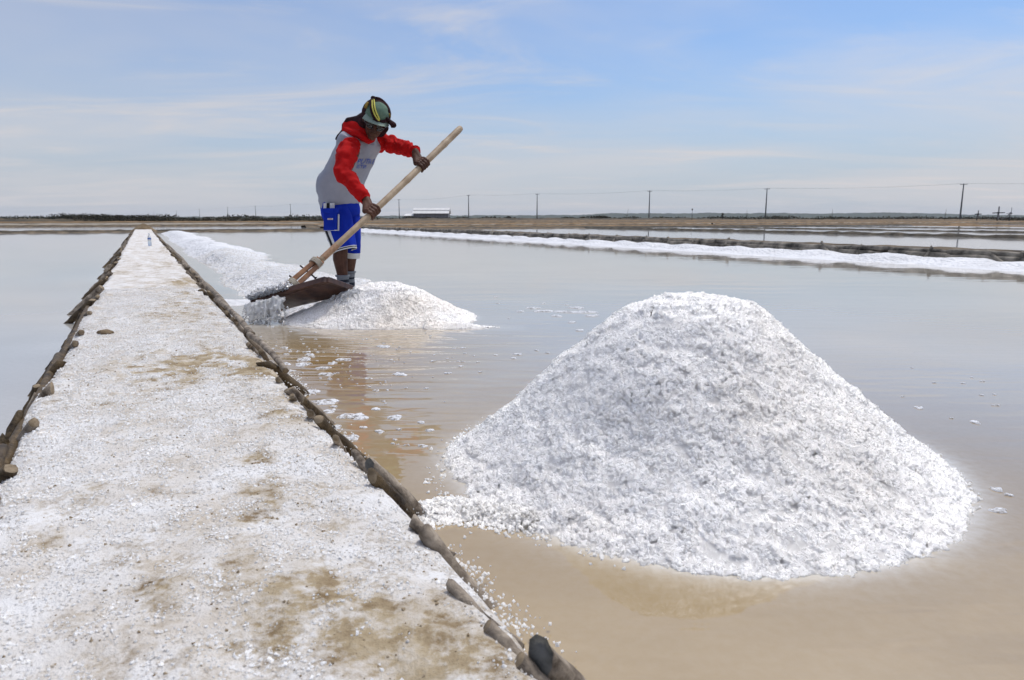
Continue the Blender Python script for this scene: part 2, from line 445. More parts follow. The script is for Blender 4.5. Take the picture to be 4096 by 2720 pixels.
# ------------------------------------------------------------------ setting: ground, ponds, banks
def plane(name, x0, x1, y0, y1, z, mat, so=False, **props):
    V = [(x0, y0), (x1, y0), (x1, y1), (x0, y1)]
    V = [tuple(SO(b, a, z)) for a, b in V] if so else [(a, b, z) for a, b in V]
    me = bpy.data.meshes.new(name); me.from_pydata(V, [], [(0, 1, 2, 3)]); me.materials.append(mat); me.update()
    return link(name, me, kind='structure', **props)
plane('ground', -3900, 3900, -60, 3900, -0.12, M_STRAW)

# fields where salt lies under the surface / ripples run
PILE_C = np.array([0.447, 1.775]); PILE_R = 0.645
PR = 0.94*np.array([0, .06, .12, .17, .21, .27, .33, .40, .47, .54, .60, .66, .72, .80])
PH = np.array([.426, .422, .408, .386, .355, .306, .259, .199, .139, .086, .043, .008, -.025, -.055])
def pile_h(x, y):
    p = np.stack([x, y], -1); d = p - PILE_C
    r = np.hypot(d[..., 0], d[..., 1]); a = np.arctan2(d[..., 1], d[..., 0])
    k = 1.005 + 0.055*np.cos(a + 0.05) - 0.02*np.cos(2*(a+0.6)) + 0.035*vnoise(np.stack([np.cos(a)*1.8, np.sin(a)*1.8], -1), 5)
    h = np.interp(r/k, PR, PH)
    h = h + 0.016*fbm(p*9, 3, 11)*sstep(0.7, 0.45, r) + 0.018*vnoise(p*4.5, 3)*sstep(0.72, 0.4, r)
    return h
H2C = np.array([-0.80, 4.30])
def heap_h(x, y):
    p = np.stack([x, y], -1); dx = x - H2C[0]; dy = y - H2C[1]
    ex = np.where(dx > 0, dx/0.56, dx/0.62); ey = np.where(dy < 0, dy/0.43, dy/0.5)
    r = np.hypot(ex, ey)
    h = np.interp(r, [0, .15, .35, .55, .75, .9, 1.0, 1.2], [.215, .213, .188, .132, .07, .03, .006, -.05])
    # low tongue running out to the right
    tx = np.clip((x + 0.5)/0.58, 0, 1); ty = 3.98 - 0.05*tx
    wob = 1 + 0.5*fbm(p*7, 3, 24)
    tongue = 0.045*(1-tx)**1.2*np.exp(-((y - ty)/(0.085*(1-0.7*tx)*wob))**2) - 0.055*(tx >= 1) - 0.006 - 0.012*tx - 0.05*(x < -0.5) - 0.05*sstep(0.08, 0.2, np.abs(y - ty))
    h = np.maximum(h, tongue)
    return h + 0.012*fbm(p*8, 3, 21)*sstep(1.15, 0.6, r)
def ridge_left(s, o):
    """windrow of raked salt beside the dike"""
    p = np.stack([s, o], -1)
    lob = 0.28*fbm(np.stack([s*0.75, 0*s], -1), 3, 31)
    right = 1.66 + lob + 0.10*np.sin(s*2.2 + 2*vnoise(np.stack([s*.6, s*0], -1), 8)) + 0.07*(vnoise(np.stack([s*5.0, o*0.6], -1), 9))
    left = 0.73 + 0.07*vnoise(np.stack([s*1.1, s*0], -1), 33)
    u = (o - left)/np.maximum(right - left, .3)
    prof = np.interp(u, [-.25, -.05, .08, .25, .42, .6, .8, 1.0, 1.25], [-.06, -.008, .045, .115, .135, .10, .05, .006, -.05])
    amp = 0.85 + 0.35*vnoise(np.stack([s*1.0, s*0], -1), 34)
    h = np.where(prof > 0, prof*amp, prof) + 0.034*fbm(p*np.array([3.2, 4.0]), 5, 35, .6)
    endf = sstep(34.0, 32.0, s)*sstep(3.7, 4.6, s)
    return h*endf - 0.06*(1-endf)
def ridge_right(s, o):
    p = np.stack([s, o], -1)
    ph = s*2*math.pi/1.05 + 1.6*vnoise(np.stack([s*.5, s*0], -1), 41)
    heap = 0.5 + 0.5*np.sin(ph)
    left = 9.02 - 0.10*heap + 0.05*vnoise(np.stack([s*3, s*0], -1), 42)
    u = (o - left)/(10.0 - left)
    prof = np.interp(u, [-.2, -.03, .1, .3, .45, .6, .78, .92, 1.2], [-.05, -.012, .003, .010, .034, .080, .088, .07, .02])
    amp = 0.78 + 0.36*heap*np.clip(u*2, 0, 1)
    return np.where(prof > 0, prof*amp, prof) + 0.034*fbm(p*np.array([3, 4.5]), 4, 43, .62)*np.clip(u*3, .15, 1)

def grid_lines(a, b, fine_a, fine_b, fine, coarse):
    L = []
    x = a
    while x < b:
        L.append(x)
        away = max(0.0, fine_a - x, x - fine_b)
        x += min(coarse, fine + 0.06*away)
    L.append(b); return np.array(L)
def so_grid(name, S, O, zfun, mats, parent=None, attrs=None, smooth=True, **props):
    SS, OO = np.meshgrid(S, O, indexing='ij')
    Z = zfun(SS, OO) if callable(zfun) else np.full(SS.shape, zfun)
    X = SS*DS[0] + OO*DR[0]; Y = SS*DS[1] + OO*DR[1]
    V = np.stack([X, Y, Z], -1).reshape(-1, 3)
    n, m = SS.shape; I = np.arange(n*m).reshape(n, m)
    F = np.stack([I[:-1, :-1], I[:-1, 1:], I[1:, 1:], I[1:, :-1]], -1).reshape(-1, 4)[:, ::-1]
    at = {k: f(X, Y, SS, OO).ravel() for k, f in (attrs or {}).items()}
    me = mesh_np(name, V, F, mats, smooth, attrs=at)
    return link(name, me, parent, **props)
def f_salt(X, Y, S, O):
    a = np.exp(-np.maximum(-pile_h(X, Y), 0)/0.030)*0.95
    b = np.exp(-np.maximum(-heap_h(X, Y), 0)/0.022)*0.8
    c = np.exp(-np.maximum(0, -ridge_left(S, O))/0.02)*0.7*sstep(3.5, 4.5, S)
    e = 0.75*np.exp(-np.maximum(O-0.40, 0)/0.05)*(S < 3)*(0.6+0.4*vnoise(np.stack([S*4, S*0], -1), 3))
    return np.clip(np.maximum.reduce([a, b, c, e]), 0, 1)
def f_ripple(X, Y, S, O):
    d = np.hypot(X + 0.45, Y - 3.0)
    return 0.10 + 1.0*np.exp(-(d/1.05)**2) + 0.25*np.exp(-((X-1.6)/1.2)**2 - ((Y-2.3)/0.8)**2)
def f_mud_reflection(X, Y, S, O):
    d = np.exp(-(((X + 0.75)/0.75)**2 + ((Y - 2.9)/1.1)**2))*1.0  # brown reflection of worker and heap, put into the water's base colour
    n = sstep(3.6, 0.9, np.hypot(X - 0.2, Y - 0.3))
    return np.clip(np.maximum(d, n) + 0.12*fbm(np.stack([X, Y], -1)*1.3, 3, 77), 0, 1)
def f_amber_reflection(X, Y, S, O):      # amber reflection below the worker, painted into the water colour
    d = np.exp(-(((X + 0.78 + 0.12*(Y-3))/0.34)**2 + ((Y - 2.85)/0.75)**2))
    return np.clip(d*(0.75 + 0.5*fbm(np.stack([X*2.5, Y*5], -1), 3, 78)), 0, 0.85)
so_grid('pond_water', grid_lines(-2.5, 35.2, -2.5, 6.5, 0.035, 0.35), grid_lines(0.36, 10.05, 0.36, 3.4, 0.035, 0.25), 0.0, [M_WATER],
        attrs={'salt': f_salt, 'ripple': f_ripple, 'near_tone': f_mud_reflection, 'amber_reflection': f_amber_reflection}, kind='structure')
so_grid('pond_water', grid_lines(-3, 35.2, -3, 5, 0.12, 0.8), -grid_lines(0.33, 62, 0.33, 2.5, 0.10, 3.0)[::-1], 0.0, [M_WATERL], kind='structure',
        attrs={'salt': lambda X, Y, S, O: np.clip(0.95*np.exp(-np.maximum(-O-0.36, 0)/0.10)*(.5+.5*vnoise(np.stack([S*2.2, S*0], -1), 6)) + 0.45*np.exp(-np.maximum(-O-0.36, 0)/0.8)*np.clip(.4+fbm(np.stack([S*2.5, O*.5], -1), 4, 44), 0, 1), 0, 1),
               'ripple': lambda X, Y, S, O: 0.05 + 0*X, 'near_tone': lambda X, Y, S, O: np.clip(np.exp(-Y/9)*1.1 + 0.25*fbm(np.stack([S*.5, O*.12], -1), 3, 45), 0, 1)})
plane('pond_water', -80, 12, 38.6, 61.6, -0.02, M_WATERFAR, so=True)
plane('pond_water', 10.5, 23.6, -8, 37.0, 0.01, M_WATERFAR, so=True)
plane('pond_water', 24.4, 32.4, -14, 35.5, 0.01, M_WATERFAR, so=True)
plane('pond_water', 33.4, 43, -18, 34, 0.01, M_WATERFAR, so=True)
plane('pond_water', 44.4, 58, -24, 40, 0.0, M_WATERFAR, so=True)
plane('pond_water', 60, 76, -30, 38, 0.0, M_WATERFAR, so=True)
plane('pond_water', 14, 36, 66, 78, 0.0, M_WATERFAR, so=True)
plane('pond_water', 42, 90, 52, 62, 0.0, M_WATERFAR, so=True)

def berm(name, a, b, prof, mat, amp=0.03, ds=0.25, seed=0, wander=0.1, freq=2.2, **props):
    """long earth bank from a to b (so coords); prof = [(across, z)]"""
    a = np.array(a, float); b = np.array(b, float); L = np.linalg.norm(b-a); t = (b-a)/L; nrm = np.array([t[1], -t[0]])
    n = max(2, int(L/ds)); u = np.linspace(0, L, n)
    W = np.array([p[0] for p in prof]); Z = np.array([p[1] for p in prof])
    Wd = np.linspace(W[0], W[-1], max(len(W)*2, 9)); Zd = np.interp(Wd, W, Z)
    UU, WW = np.meshgrid(u, Wd, indexing='ij')
    wob = wander*fbm(np.stack([u*0.35, u*0], -1), 3, seed)
    P = a + UU[..., None]*t + (WW + wob[:, None])[..., None]*nrm
    edge = np.minimum(1, np.minimum(Wd - Wd[0], Wd[-1] - Wd)/0.2)
    ZZ = Zd[None, :] + amp*fbm(P*freq, 4, seed+5)*(0.3+0.7*edge)[None, :]*1.6
    X = P[..., 0]*DS[0] + P[..., 1]*DR[0]; Y = P[..., 0]*DS[1] + P[..., 1]*DR[1]
    V = np.stack([X, Y, ZZ], -1).reshape(-1, 3); m = len(Wd)
    I = np.arange(n*m).reshape(n, m)
    F = np.stack([I[:-1, :-1], I[:-1, 1:], I[1:, 1:], I[1:, :-1]], -1).reshape(-1, 4)
    return link(name, mesh_np(name, V, F, [mat], True), kind='structure', **props)
def flat(w, h, side=0.35): return [(-w/2-side, -.10), (-w/2-side*.45, h*.45), (-w/2, h*.92), (0, h), (w/2, h*.92), (w/2+side*.45, h*.45), (w/2+side, -.10)]
# the bank closing the pond, and the ones further off
M_PALEBANK = simple('pale_crusted_earth', (0.22, 0.19, 0.14), (0.42, 0.37, 0.30), 1.2, 0.95, 0.5, 0.05, detail=8)
M_OCHREBANK = simple('ochre_earth', (0.14, 0.085, 0.035), (0.28, 0.18, 0.085), 0.9, 0.95, 0.5, 0.05, detail=8)
berm('earth_bank', (36.9, -70), (36.9, 24), flat(2.6, 0.06, 0.7), M_BANK, 0.035, 0.22, 3, 0.35)
berm('earth_bank', (35.9, -70), (35.9, 10), flat(0.25, 0.085, 0.4), M_DARKBANK, 0.035, 0.2, 23, 0.25)
berm('earth_bank', (62.5, -90), (62.5, 13), flat(3.0, 0.09, 0.8), M_BANK, 0.05, 0.4, 4, 0.5)
berm('earth_bank', (70, -120), (71, 16), flat(7, 0.13, 2.0), M_PALEBANK, 0.06, 0.5, 14, 1.2, 0.8)
berm('earth_bank', (84, -150), (82, 30), flat(5, 0.14, 2.0), M_BANK, 0.08, 0.5, 24, 1.2, 0.8)
berm('earth_bank', (37.0, 24), (-12, 24), flat(0.30, 0.10, 0.35), M_DARKBANK, 0.035, 0.2, 5, 0.2)
berm('earth_bank', (37.0, 32.9), (-18, 32.9), flat(0.4, 0.06, 0.3), M_DARKBANK, 0.03, 0.22, 6, 0.3)
berm('earth_bank', (36.5, 43.7), (-24, 43.7), flat(0.6, 0.05, 0.4), M_DARKBANK, 0.03, 0.25, 7, 0.3)
berm('earth_bank', (42, 59), (-30, 59), flat(0.9, 0.06, 0.45), M_OCHREBANK, 0.03, 0.3, 8, 0.3)
berm('earth_bank', (42, 77), (-36, 77), flat(2.5, 0.09, 0.8), M_BANK, 0.05, 0.4, 9, 0.5)
berm('earth_bank', (39.2, 12), (38.6, 64), flat(1.6, 0.07, 0.6), M_DARKBANK, 0.04, 0.25, 10, 0.6)
berm('earth_bank', (44, 10), (43, 80), flat(3.0, 0.06, 1.0), M_OCHREBANK, 0.05, 0.3, 11, 0.9)
berm('earth_bank', (50, 10), (48, 100), flat(1.4, 0.10, 0.6), M_BANK, 0.05, 0.3, 25, 0.7)
berm('earth_bank', (56, 12), (53, 110), flat(2.4, 0.07, 1.0), M_PALEBANK, 0.04, 0.4, 12, 0.9)
berm('earth_bank', (65, 8), (63, 130), flat(4.0, 0.11, 1.2), M_OCHREBANK, 0.06, 0.5, 13, 0.9)
berm('earth_bank', (82, 20), (80, 150), flat(5.0, 0.14, 1.8), M_BANK, 0.08, 0.6, 15, 1.2, 0.8)
berm('earth_bank', (95, -20), (92, 170), flat(4.0, 0.20, 1.8), M_OCHREBANK, 0.08, 0.6, 26, 1.2, 0.8)
berm('earth_bank', (112, 30), (106, 190), flat(10.0, 0.30, 3.0), M_BANK, 0.14, 0.8, 16, 2.0, 0.5)
berm('earth_bank', (150, -260), (142, 200), flat(16.0, 0.48, 5.0), M_SCRUB, 0.22, 1.0, 17, 3.0, 0.35)

# far wooded hills, pale through the air
M_HILL = simple('wooded_hill', (0.025, 0.035, 0.02), (0.07, 0.085, 0.045), 0.05, 0.95, 0.6, 3.0, detail=6)
def hills():
    px = np.array([0, 900, 1450, 1700, 2000, 2300, 2420, 2560, 2700, 2820, 2960, 3100, 3250, 3380, 3530, 3660, 3800, 3950, 4096, 4600, 5400])
    hh = np.array([4, 5, 8, 10, 11, 12, 18, 20, 18, 21, 19, 21, 17, 20, 23, 19, 15, 12, 10, 12, 7]) * 0.95
    Yh = 2600.0
    X = np.linspace(-2050, 2500, 1500)
    P = np.interp(X/Yh*FS/1.0 + CXS, px, hh)
    rows = 10; V = []
    for r in range(rows):
        f = r/(rows-1); prof = math.sin(min(1, f*1.25)*math.pi/2)
        yy = Yh - 260 + 420*f
        z = (P*0.94 + 0.6)*prof + prof*2.6*fbm(np.stack([X*0.035, np.full_like(X, r*0.9)], -1), 4, 50 + 0*r) + prof*1.2*vnoise(np.stack([X*0.11, np.full_like(X, r*2.0)], -1), 51)
        V.append(np.stack([X*yy/Yh, np.full_like(X, yy), z - 1.0*(r == 0)], -1))
    V = np.array(V).reshape(-1, 3); I = np.arange(rows*len(X)).reshape(rows, len(X))
    F = np.stack([I[:-1, :-1], I[:-1, 1:], I[1:, 1:], I[1:, :-1]], -1).reshape(-1, 4)
    link('hills', mesh_np('hills', V, F, [M_HILL], True), kind='structure')
hills()

# ------------------------------------------------------------------ the dike with its stakes
def px_so(dx, dy, z=0.12):
    p = atZ(dx*4096/2361, dy*4096/2361, z); return toSO(p)
BLOBS = []   # bare earth patches: (s, o, rs, ro, strength)
for dx, dy, rs, ro, k in [(425, 650, .35, .10, 1.0), (440, 690, .55, .12, .8), (395, 605, .7, .10, .7), (378, 575, 1.0, .08, .7), (540, 830, .20, .16, .75),
                          (430, 845, .16, .16, .6), (590, 855, .10, .08, .9), (330, 860, .2, .1, .55), (585, 1070, .07, .04, .75), (650, 1175, .05, .07, .7), (570, 1130, .05, .05, .5),
                          (750, 1400, .05, .06, .7), (1000, 1540, .025, .03, 1.0), (880, 1490, .02, .04, .8), (700, 1345, .03, .04, .7), (250, 1385, .04, .06, .5),
                          (610, 1480, .03, .05, .45), (170, 930, .12, .05, .5), (160, 1150, .06, .05, .4), (905, 1420, .03, .04, .5), (760, 1220, .03, .04, .4), (120, 1240, .04, .04, .35),
                          (640, 955, .06, .05, .4), (380, 740, .5, .12, .35), (560, 740, .25, .05, .4)]:
    s, o = px_so(dx, dy); BLOBS.append((s, o, rs, ro, k))
def dike_salt(s, o):
    p = np.stack([s, o], -1)
    c = 0.50 + 0.24*fbm(p*np.array([1.5, 4.0]), 4, 61) + 0.20*fbm(p*np.array([7, 10]), 3, 62)
    fine = 0.55 + 1.1*fbm(p*np.array([22, 26]), 4, 63, 0.7)
    for bs, bo, rs, ro, k in BLOBS:
        d = ((s-bs)/(rs*1.25))**2 + ((o-bo)/(ro*1.25))**2
        c = c - 0.62*k*np.clip(fine, 0, 1.2)*np.exp(-d)
    c = c + 0.1*sstep(4, 16, s)
    return np.clip(c, -0.3, 1)
LEFT_E, RIGHT_E = -0.30, 0.355
def dike_z(s, o):
    p = np.stack([s, o], -1)
    wl = 0.02*vnoise(np.stack([s*2.2, s*0], -1), 65); wr = 0.018*vnoise(np.stack([s*2.4, s*0+5], -1), 66)
    l = LEFT_E + wl; r = RIGHT_E + wr
    z = np.interp(np.where(o < 0, (o - l), (r - o)), [-.09, -.055, -.02, 0.0, .03, .10], [-.10, -.02, .07, .105, .118, .12])
    amp = np.clip(np.minimum(o - l, r - o)/0.06 + 0.4, 0.2, 1)
    return z + amp*(0.014*fbm(p*np.array([2.0, 3.0]), 3, 67) + 0.010*fbm(p*14, 3, 68))
dike = so_grid('dike', grid_lines(-1.2, 35.6, -1.2, 5, 0.014, 0.06), np.concatenate([np.linspace(-.46, -.24, 16), np.linspace(-.225, .285, 40), np.linspace(.30, .52, 17)]),
               dike_z, [M_DIKE], attrs={'salt': lambda X, Y, S, O: dike_salt(S, O)}, kind='structure')

def stake_mesh(a, b, r, mats, bend=0.0, rough=0.15, n=9, nodes=0):
    a = Vector(a); b = Vector(b); mb = MB(); K = 9
    t = (b-a).normalized(); side = t.orthogonal().normalized()
    P = []; R = []
    for k in range(K):
        f = k/(K-1); P.append(a.lerp(b, f) + side*bend*math.sin(f*math.pi) + Vector((random.uniform(-1, 1), random.uniform(-1, 1), 0))*r*0.10)
        R.append(r*(1.0 + 0.12*f + random.uniform(-.08, .08)))
    mb.tube([P[0] - t*r*0.15] + P, [R[0]*0.88] + R, n, 0, cap=False, wob=rough)
    ph = random.uniform(0, 6.28); sl = random.uniform(.3, 1.1)     # sawn off askew
    for k in range(2*n):
        mb.V[k] = tuple(Vector(mb.V[k]) + t*r*sl*math.cos(2*math.pi*k/n + ph))
    V0 = len(mb.V)
    mb.F.append(tuple(range(n-1, -1, -1))); mb.M.append(1)
    mb.F.append(tuple(V0 - n + k for k in range(n))); mb.M.append(0)
    return mb
def add_stake(top, bot, r, wet=False, bend=0.0, cut=None, parent=None):
    d = (bot - top); bot2 = bot + d.normalized()*0.05
    mb = stake_mesh(top, bot2, r, None, bend)
    mb.build('stake', [M_STAKEWET if wet else M_STAKE, cut or M_CUT], parent, True)
R_STAKES = [  # top x,y, bottom x,y (photo px), radius, wet
    ((954, 1305), (1052, 1414), .012, 0), ((985, 1376), (1056, 1443), .009, 0), ((1056, 1450), (1212, 1579), .019, 1), ((1079, 1521), (1150, 1570), .009, 0),
    ((1159, 1557), (1320, 1695), .015, 0), ((1163, 1584), (1208, 1660), .007, 0), ((1275, 1678), (1453, 1843), .013, 1), ((1342, 1753), (1395, 1829), .008, 0),
    ((1479, 1861), (1684, 2072), .014, 0), ((1490, 1905), (1650, 2090), .013, 1), ((1693, 2121), (1956, 2418), .013, 0), ((1807, 2344), (1968, 2499), .009, 2), ((1950, 2505), (2123, 2678), .009, 2),
    ((2166, 2630), (2390, 2860), .019, 0), ((1040, 1405), (1070, 1452), .010, 1), ((1215, 1600), (1330, 1715), .009, 1), ((1240, 1655), (1290, 1700), .010, 0), ((1650, 2080), (1720, 2150), .010, 2), ((930, 1275), (975, 1330), .010, 0), ((905, 1250), (950, 1310), .011, 1), ((1420, 1815), (1500, 1900), .009, 2), ((2080, 2640), (2200, 2760), .010, 2)]
for k, ((x0, y0), (x1, y1), r, wet) in enumerate(R_STAKES):
    top = atZ(x0, y0, 0.135); bot = atZ(x1, y1, 0.0)
    if wet == 2:      # lying along the crust's edge
        add_stake(atZ(x0, y0, .132), atZ(x1, y1, .108), r, False, random.uniform(-.006, .006), M_CUT, dike); continue
    s0, o0 = toSO(top); s1, o1 = toSO(bot)
    add_stake(SO(s0, min(max(o0, .33), .40), .135), SO(s1, min(max(o1, .42), .56), 0.0), r, bool(wet), random.uniform(-.006, .006),
              M_CUTGREY if k in (8, 13) else M_CUT, dike)
L_STAKES = [((245, 1446), (138, 1604), .021), ((219, 1553), (90, 1735), .020), ((148, 1691), (15, 1895), .018), ((95, 1870), (-40, 2010), .021), ((301, 1374), (260, 1441), .017), ((334, 1329), (276, 1390), .018),
            ((357, 1252), (306, 1308), .017), ((390, 1186), (347, 1252), .016), ((423, 1119), (388, 1155), .015), ((60, 1975), (-110, 2230), .016)]
for (x0, y0), (x1, y1), r in L_STAKES:
    top = atZ(x0, y0, 0.13); bot = atZ(x1, y1, 0.0); s0, o0 = toSO(top); s1, o1 = toSO(bot)
    add_stake(SO(s0, max(min(o0, -.27), -.36), .13), SO(s1, max(min(o1, -.36), -.50), 0), r*0.74, random.random() < .35, random.uniform(-.006, .006), None, dike)
s = 0.9
while s < 5.2:     # short ends wedged between the big stakes on the left
    ss = s + random.uniform(-.03, .03)
    add_stake(SO(ss, LEFT_E - .03 + random.uniform(-.02, .01), random.uniform(.075, .11)), SO(ss + random.uniform(-.10, .10), LEFT_E - random.uniform(.06, .10), 0), random.uniform(.007, .012), random.random() < .8, 0, None, dike)
    s += random.uniform(.10, .26)
for s0, s1, o0, z0, r in [(.6, 1.9, -.315, .085, .012), (1.7, 3.2, -.32, .075, .013), (3.0, 5.2, -.32, .08, .014), (5.0, 8.0, -.32, .08, .015)]:
    mb = stake_mesh(SO(s0, o0, z0), SO(s1, o0 - .01, z0 + .012), r, None, .01)
    mb.build('pole_rail', [M_STAKEWET, M_CUT], dike, True)
s = 4.9
while s < 33:   # the stakes further along both edges
    for side in (0, 1):
        if random.random() < 0.12: continue
        ss = s + random.uniform(-.10, .10)
        r = random.uniform(.011, .021)
        if side == 0:
            add_stake(SO(ss, LEFT_E + .01 + random.uniform(-.03, .02), random.uniform(.12, .17)), SO(ss + random.uniform(-.08, .08), LEFT_E - random.uniform(.09, .16), 0), r, random.random() < .35, 0, None, dike)
        else:
            add_stake(SO(ss, RIGHT_E - .01 + random.uniform(-.02, .03), random.uniform(.12, .155)), SO(ss + random.uniform(-.25, .10), RIGHT_E + random.uniform(.07, .13), 0), r, random.random() < .5, 0, None, dike)
    s += 0.24 + 0.018*max(0, s - 8)
for s0, s1, o0, z0, r in [(3.2, 4.6, .39, .115, .014), (4.3, 6.4, .40, .11, .016), (6.2, 8.6, .40, .11, .016), (8.3, 11.5, .405, .11, .017), (11, 15, .405, .11, .018), (2.35, 3.1, .385, .12, .011)]:
    mb = stake_mesh(SO(s0, o0, z0), SO(s1, o0 - .02, z0 + .012), r, None, .01)
    mb.build('pole_rail', [M_STAKE, M_CUT], dike, True)

# ------------------------------------------------------------------ salt: crystals
_OCT = np.array([(1,0,0),(-1,0,0),(0,1,0),(0,-1,0),(0,0,1),(0,0,-1)], float)
_OF = np.array([(0,2,4),(2,1,4),(1,3,4),(3,0,4),(2,0,5),(1,2,5),(3,1,5),(0,3,5)])
def crystal_mesh(name, P, size, mat, seed=1, jitter=0.24, nrm=None, bed=None):
    """n small lumps in one mesh; nrm = normal of the heap under each lump (for the light scattered inside the salt)"""
    g = np.random.default_rng(seed); n = len(P)
    q = g.normal(size=(n, 4)); q /= np.linalg.norm(q, axis=1)[:, None]
    w, x, y, z = q.T
    R = np.stack([np.stack([1-2*(y*y+z*z), 2*(x*y-z*w), 2*(x*z+y*w)], -1), np.stack([2*(x*y+z*w), 1-2*(x*x+z*z), 2*(y*z-x*w)], -1),
                  np.stack([2*(x*z-y*w), 2*(y*z+x*w), 1-2*(x*x+y*y)], -1)], 1)
    C = _OCT[None]*1.05 + g.uniform(-jitter, jitter, (n, 6, 3))
    C = C*g.uniform(0.82, 1.15, (n, 1, 3))*np.asarray(size)[:, None, None]
    V = np.einsum('nij,nkj->nki', R, C) + np.asarray(P)[:, None, :]
    F = (_OF[None] + (np.arange(n)*6)[:, None, None]).reshape(-1, 3)
    V = V.reshape(-1, 3)
    if nrm is None: nrm = np.tile(np.array([[0, 0, 1.0]]), (n, 1))
    nv = np.repeat(nrm, 6, 0)
    if bed is not None:          # the packed salt the lumps are bedded in
        F = np.vstack([F, bed[1] + len(V)]); V = np.vstack([V, bed[0]]); nv = np.vstack([nv, bed[2]])
    me = mesh_np(name, V, F, [mat], False)
    a = me.attributes.new('heap_normal', 'FLOAT_VECTOR', 'POINT')
    a.data.foreach_set('vector', nv.astype(np.float32).ravel())
    return me
def bed_grid(hfun, x0, x1, y0, y1, step, zmin, sink):
    X, Y = np.meshgrid(np.arange(x0, x1, step), np.arange(y0, y1, step), indexing='ij')
    X = X + rng.uniform(-.3, .3, X.shape)*step; Y = Y + rng.uniform(-.3, .3, Y.shape)*step
    Z = hfun(X, Y); I = np.arange(X.size).reshape(X.shape)
    Q = np.stack([I[:-1, :-1], I[1:, :-1], I[1:, 1:], I[:-1, 1:]], -1).reshape(-1, 4)
    Q = Q[(Z.ravel()[Q] > zmin).any(1)]
    T = np.vstack([Q[:, [0, 1, 2]], Q[:, [0, 2, 3]]])
    nn = grad_n(hfun, X.ravel(), Y.ravel())
    used, inv = np.unique(T, return_inverse=True)
    V = np.stack([X, Y, Z - sink + rng.uniform(-.3, .3, X.shape)*sink], -1).reshape(-1, 3)[used]
    return V, inv.reshape(T.shape), nn[used]
def grad_n(f, X, Y, e=0.012):
    gx = (f(X+e, Y) - f(X-e, Y))/(2*e); gy = (f(X, Y+e) - f(X, Y-e))/(2*e)
    n = np.stack([-gx, -gy, np.ones_like(gx)], -1); return n/np.linalg.norm(n, axis=1)[:, None]
def sizes(n, lo, hi, g, p=2.2): return lo + (hi-lo)*g.random(n)**p

def radial_mesh(name, c, R, hfun, mat, nr=70, na=160, sink=0.006, ex=1.0, ey=1.0):
    r = np.linspace(0, 1, nr)[1:]*R; a = np.linspace(0, 2*math.pi, na, endpoint=False)
    RR, AA = np.meshgrid(r, a, indexing='ij'); X = c[0] + RR*np.cos(AA)*ex; Y = c[1] + RR*np.sin(AA)*ey
    Z = hfun(X, Y) - sink
    V = np.vstack([[c[0], c[1], float(hfun(np.array([c[0]]), np.array([c[1]]))[0]) - sink], np.stack([X, Y, Z], -1).reshape(-1, 3)])
    I = 1 + np.arange((nr-1)*na).reshape(nr-1, na)
    Q = np.stack([I[:-1], np.roll(I[:-1], -1, 1), np.roll(I[1:], -1, 1), I[1:]], -1).reshape(-1, 4)[:, ::-1]
    T = np.stack([np.zeros(na, int), I[0], np.roll(I[0], -1), np.roll(I[0], -1)], -1)
    me = bpy.data.meshes.new(name)
    me.from_pydata(V.tolist(), [], [tuple(q) for q in Q.tolist()] + [(t[0], t[1], t[2]) for t in T.tolist()])
    me.materials.append(mat); me.polygons.foreach_set('use_smooth', np.full(len(me.polygons), True)); me.update()
    return me
# main pile
g = np.random.default_rng(101)
pile = link('salt_pile', radial_mesh('salt_pile', PILE_C, 0.80, pile_h, M_SALT, 90, 200), label='big white cone of coarse salt crystals heaped in the pond nearest the camera', category='salt pile')
n = 105000
rr = 0.71*np.sqrt(g.random(n)); aa = g.random(n)*2*math.pi
X = PILE_C[0] + rr*np.cos(aa); Y = PILE_C[1] + rr*np.sin(aa); Z = pile_h(X, Y)
keep = Z > -0.012
X, Y, Z = X[keep], Y[keep], Z[keep]; sz = sizes(len(X), .0030, .0085, g, 2.6)
clump = 0.5 + 0.5*fbm(np.stack([X, Y, Z], -1)*34, 2, 71)
P = np.stack([X, Y, Z - sz*0.12 + (clump-0.5)*0.018], -1)
link('crystals', crystal_mesh('crystals', P, sz*(0.75+0.5*clump), M_CRYSTAL, 3, nrm=grad_n(pile_h, X, Y), bed=bed_grid(pile_h, -.4, 1.3, .95, 2.6, .006, -.01, .0025)), pile, kind='stuff')
# loose crystals round its foot and the spur that joins it to the dike
n = 900
aa = g.random(n)*2*math.pi; rr = 0.615 + np.abs(g.normal(0, .022, n)) + 0.04*vnoise(np.stack([np.cos(aa)*2.2, np.sin(aa)*2.2], -1), 4)
X = PILE_C[0] + rr*np.cos(aa); Y = PILE_C[1] + rr*np.sin(aa); sz = sizes(n, .0025, .0065, g)
link('loose_crystals', crystal_mesh('loose_crystals', np.stack([X, Y, sz*.15], -1), sz, M_CRYSTAL, 4), pile, kind='stuff')
p0 = atZ(1690, 2045, 0.01); p1 = atZ(1830, 2030, .01); p2 = atZ(2120, 2075, .01)
SP = catmull([(p0.x, p0.y), (p1.x, p1.y), (p2.x, p2.y)], 60)
n = 4600; k = g.integers(0, 60, n); off = g.normal(0, 1, (n, 2))*np.array([.022, .026])
X = SP[k, 0] + off[:, 0]; Y = SP[k, 1] + off[:, 1]
h = 0.034*np.exp(-(off[:, 0]**2 + off[:, 1]**2)/(2*.024**2))*g.random(n)
sz = sizes(n, .0024, .0056, g)
spur = crystal_mesh('salt_spur', np.stack([X, Y, h + sz*.1], -1), sz, M_CRYSTAL, 5)
link('salt_spur', spur, kind='stuff', label='low spur of salt crystals running from the dike edge to the big pile', category='salt')
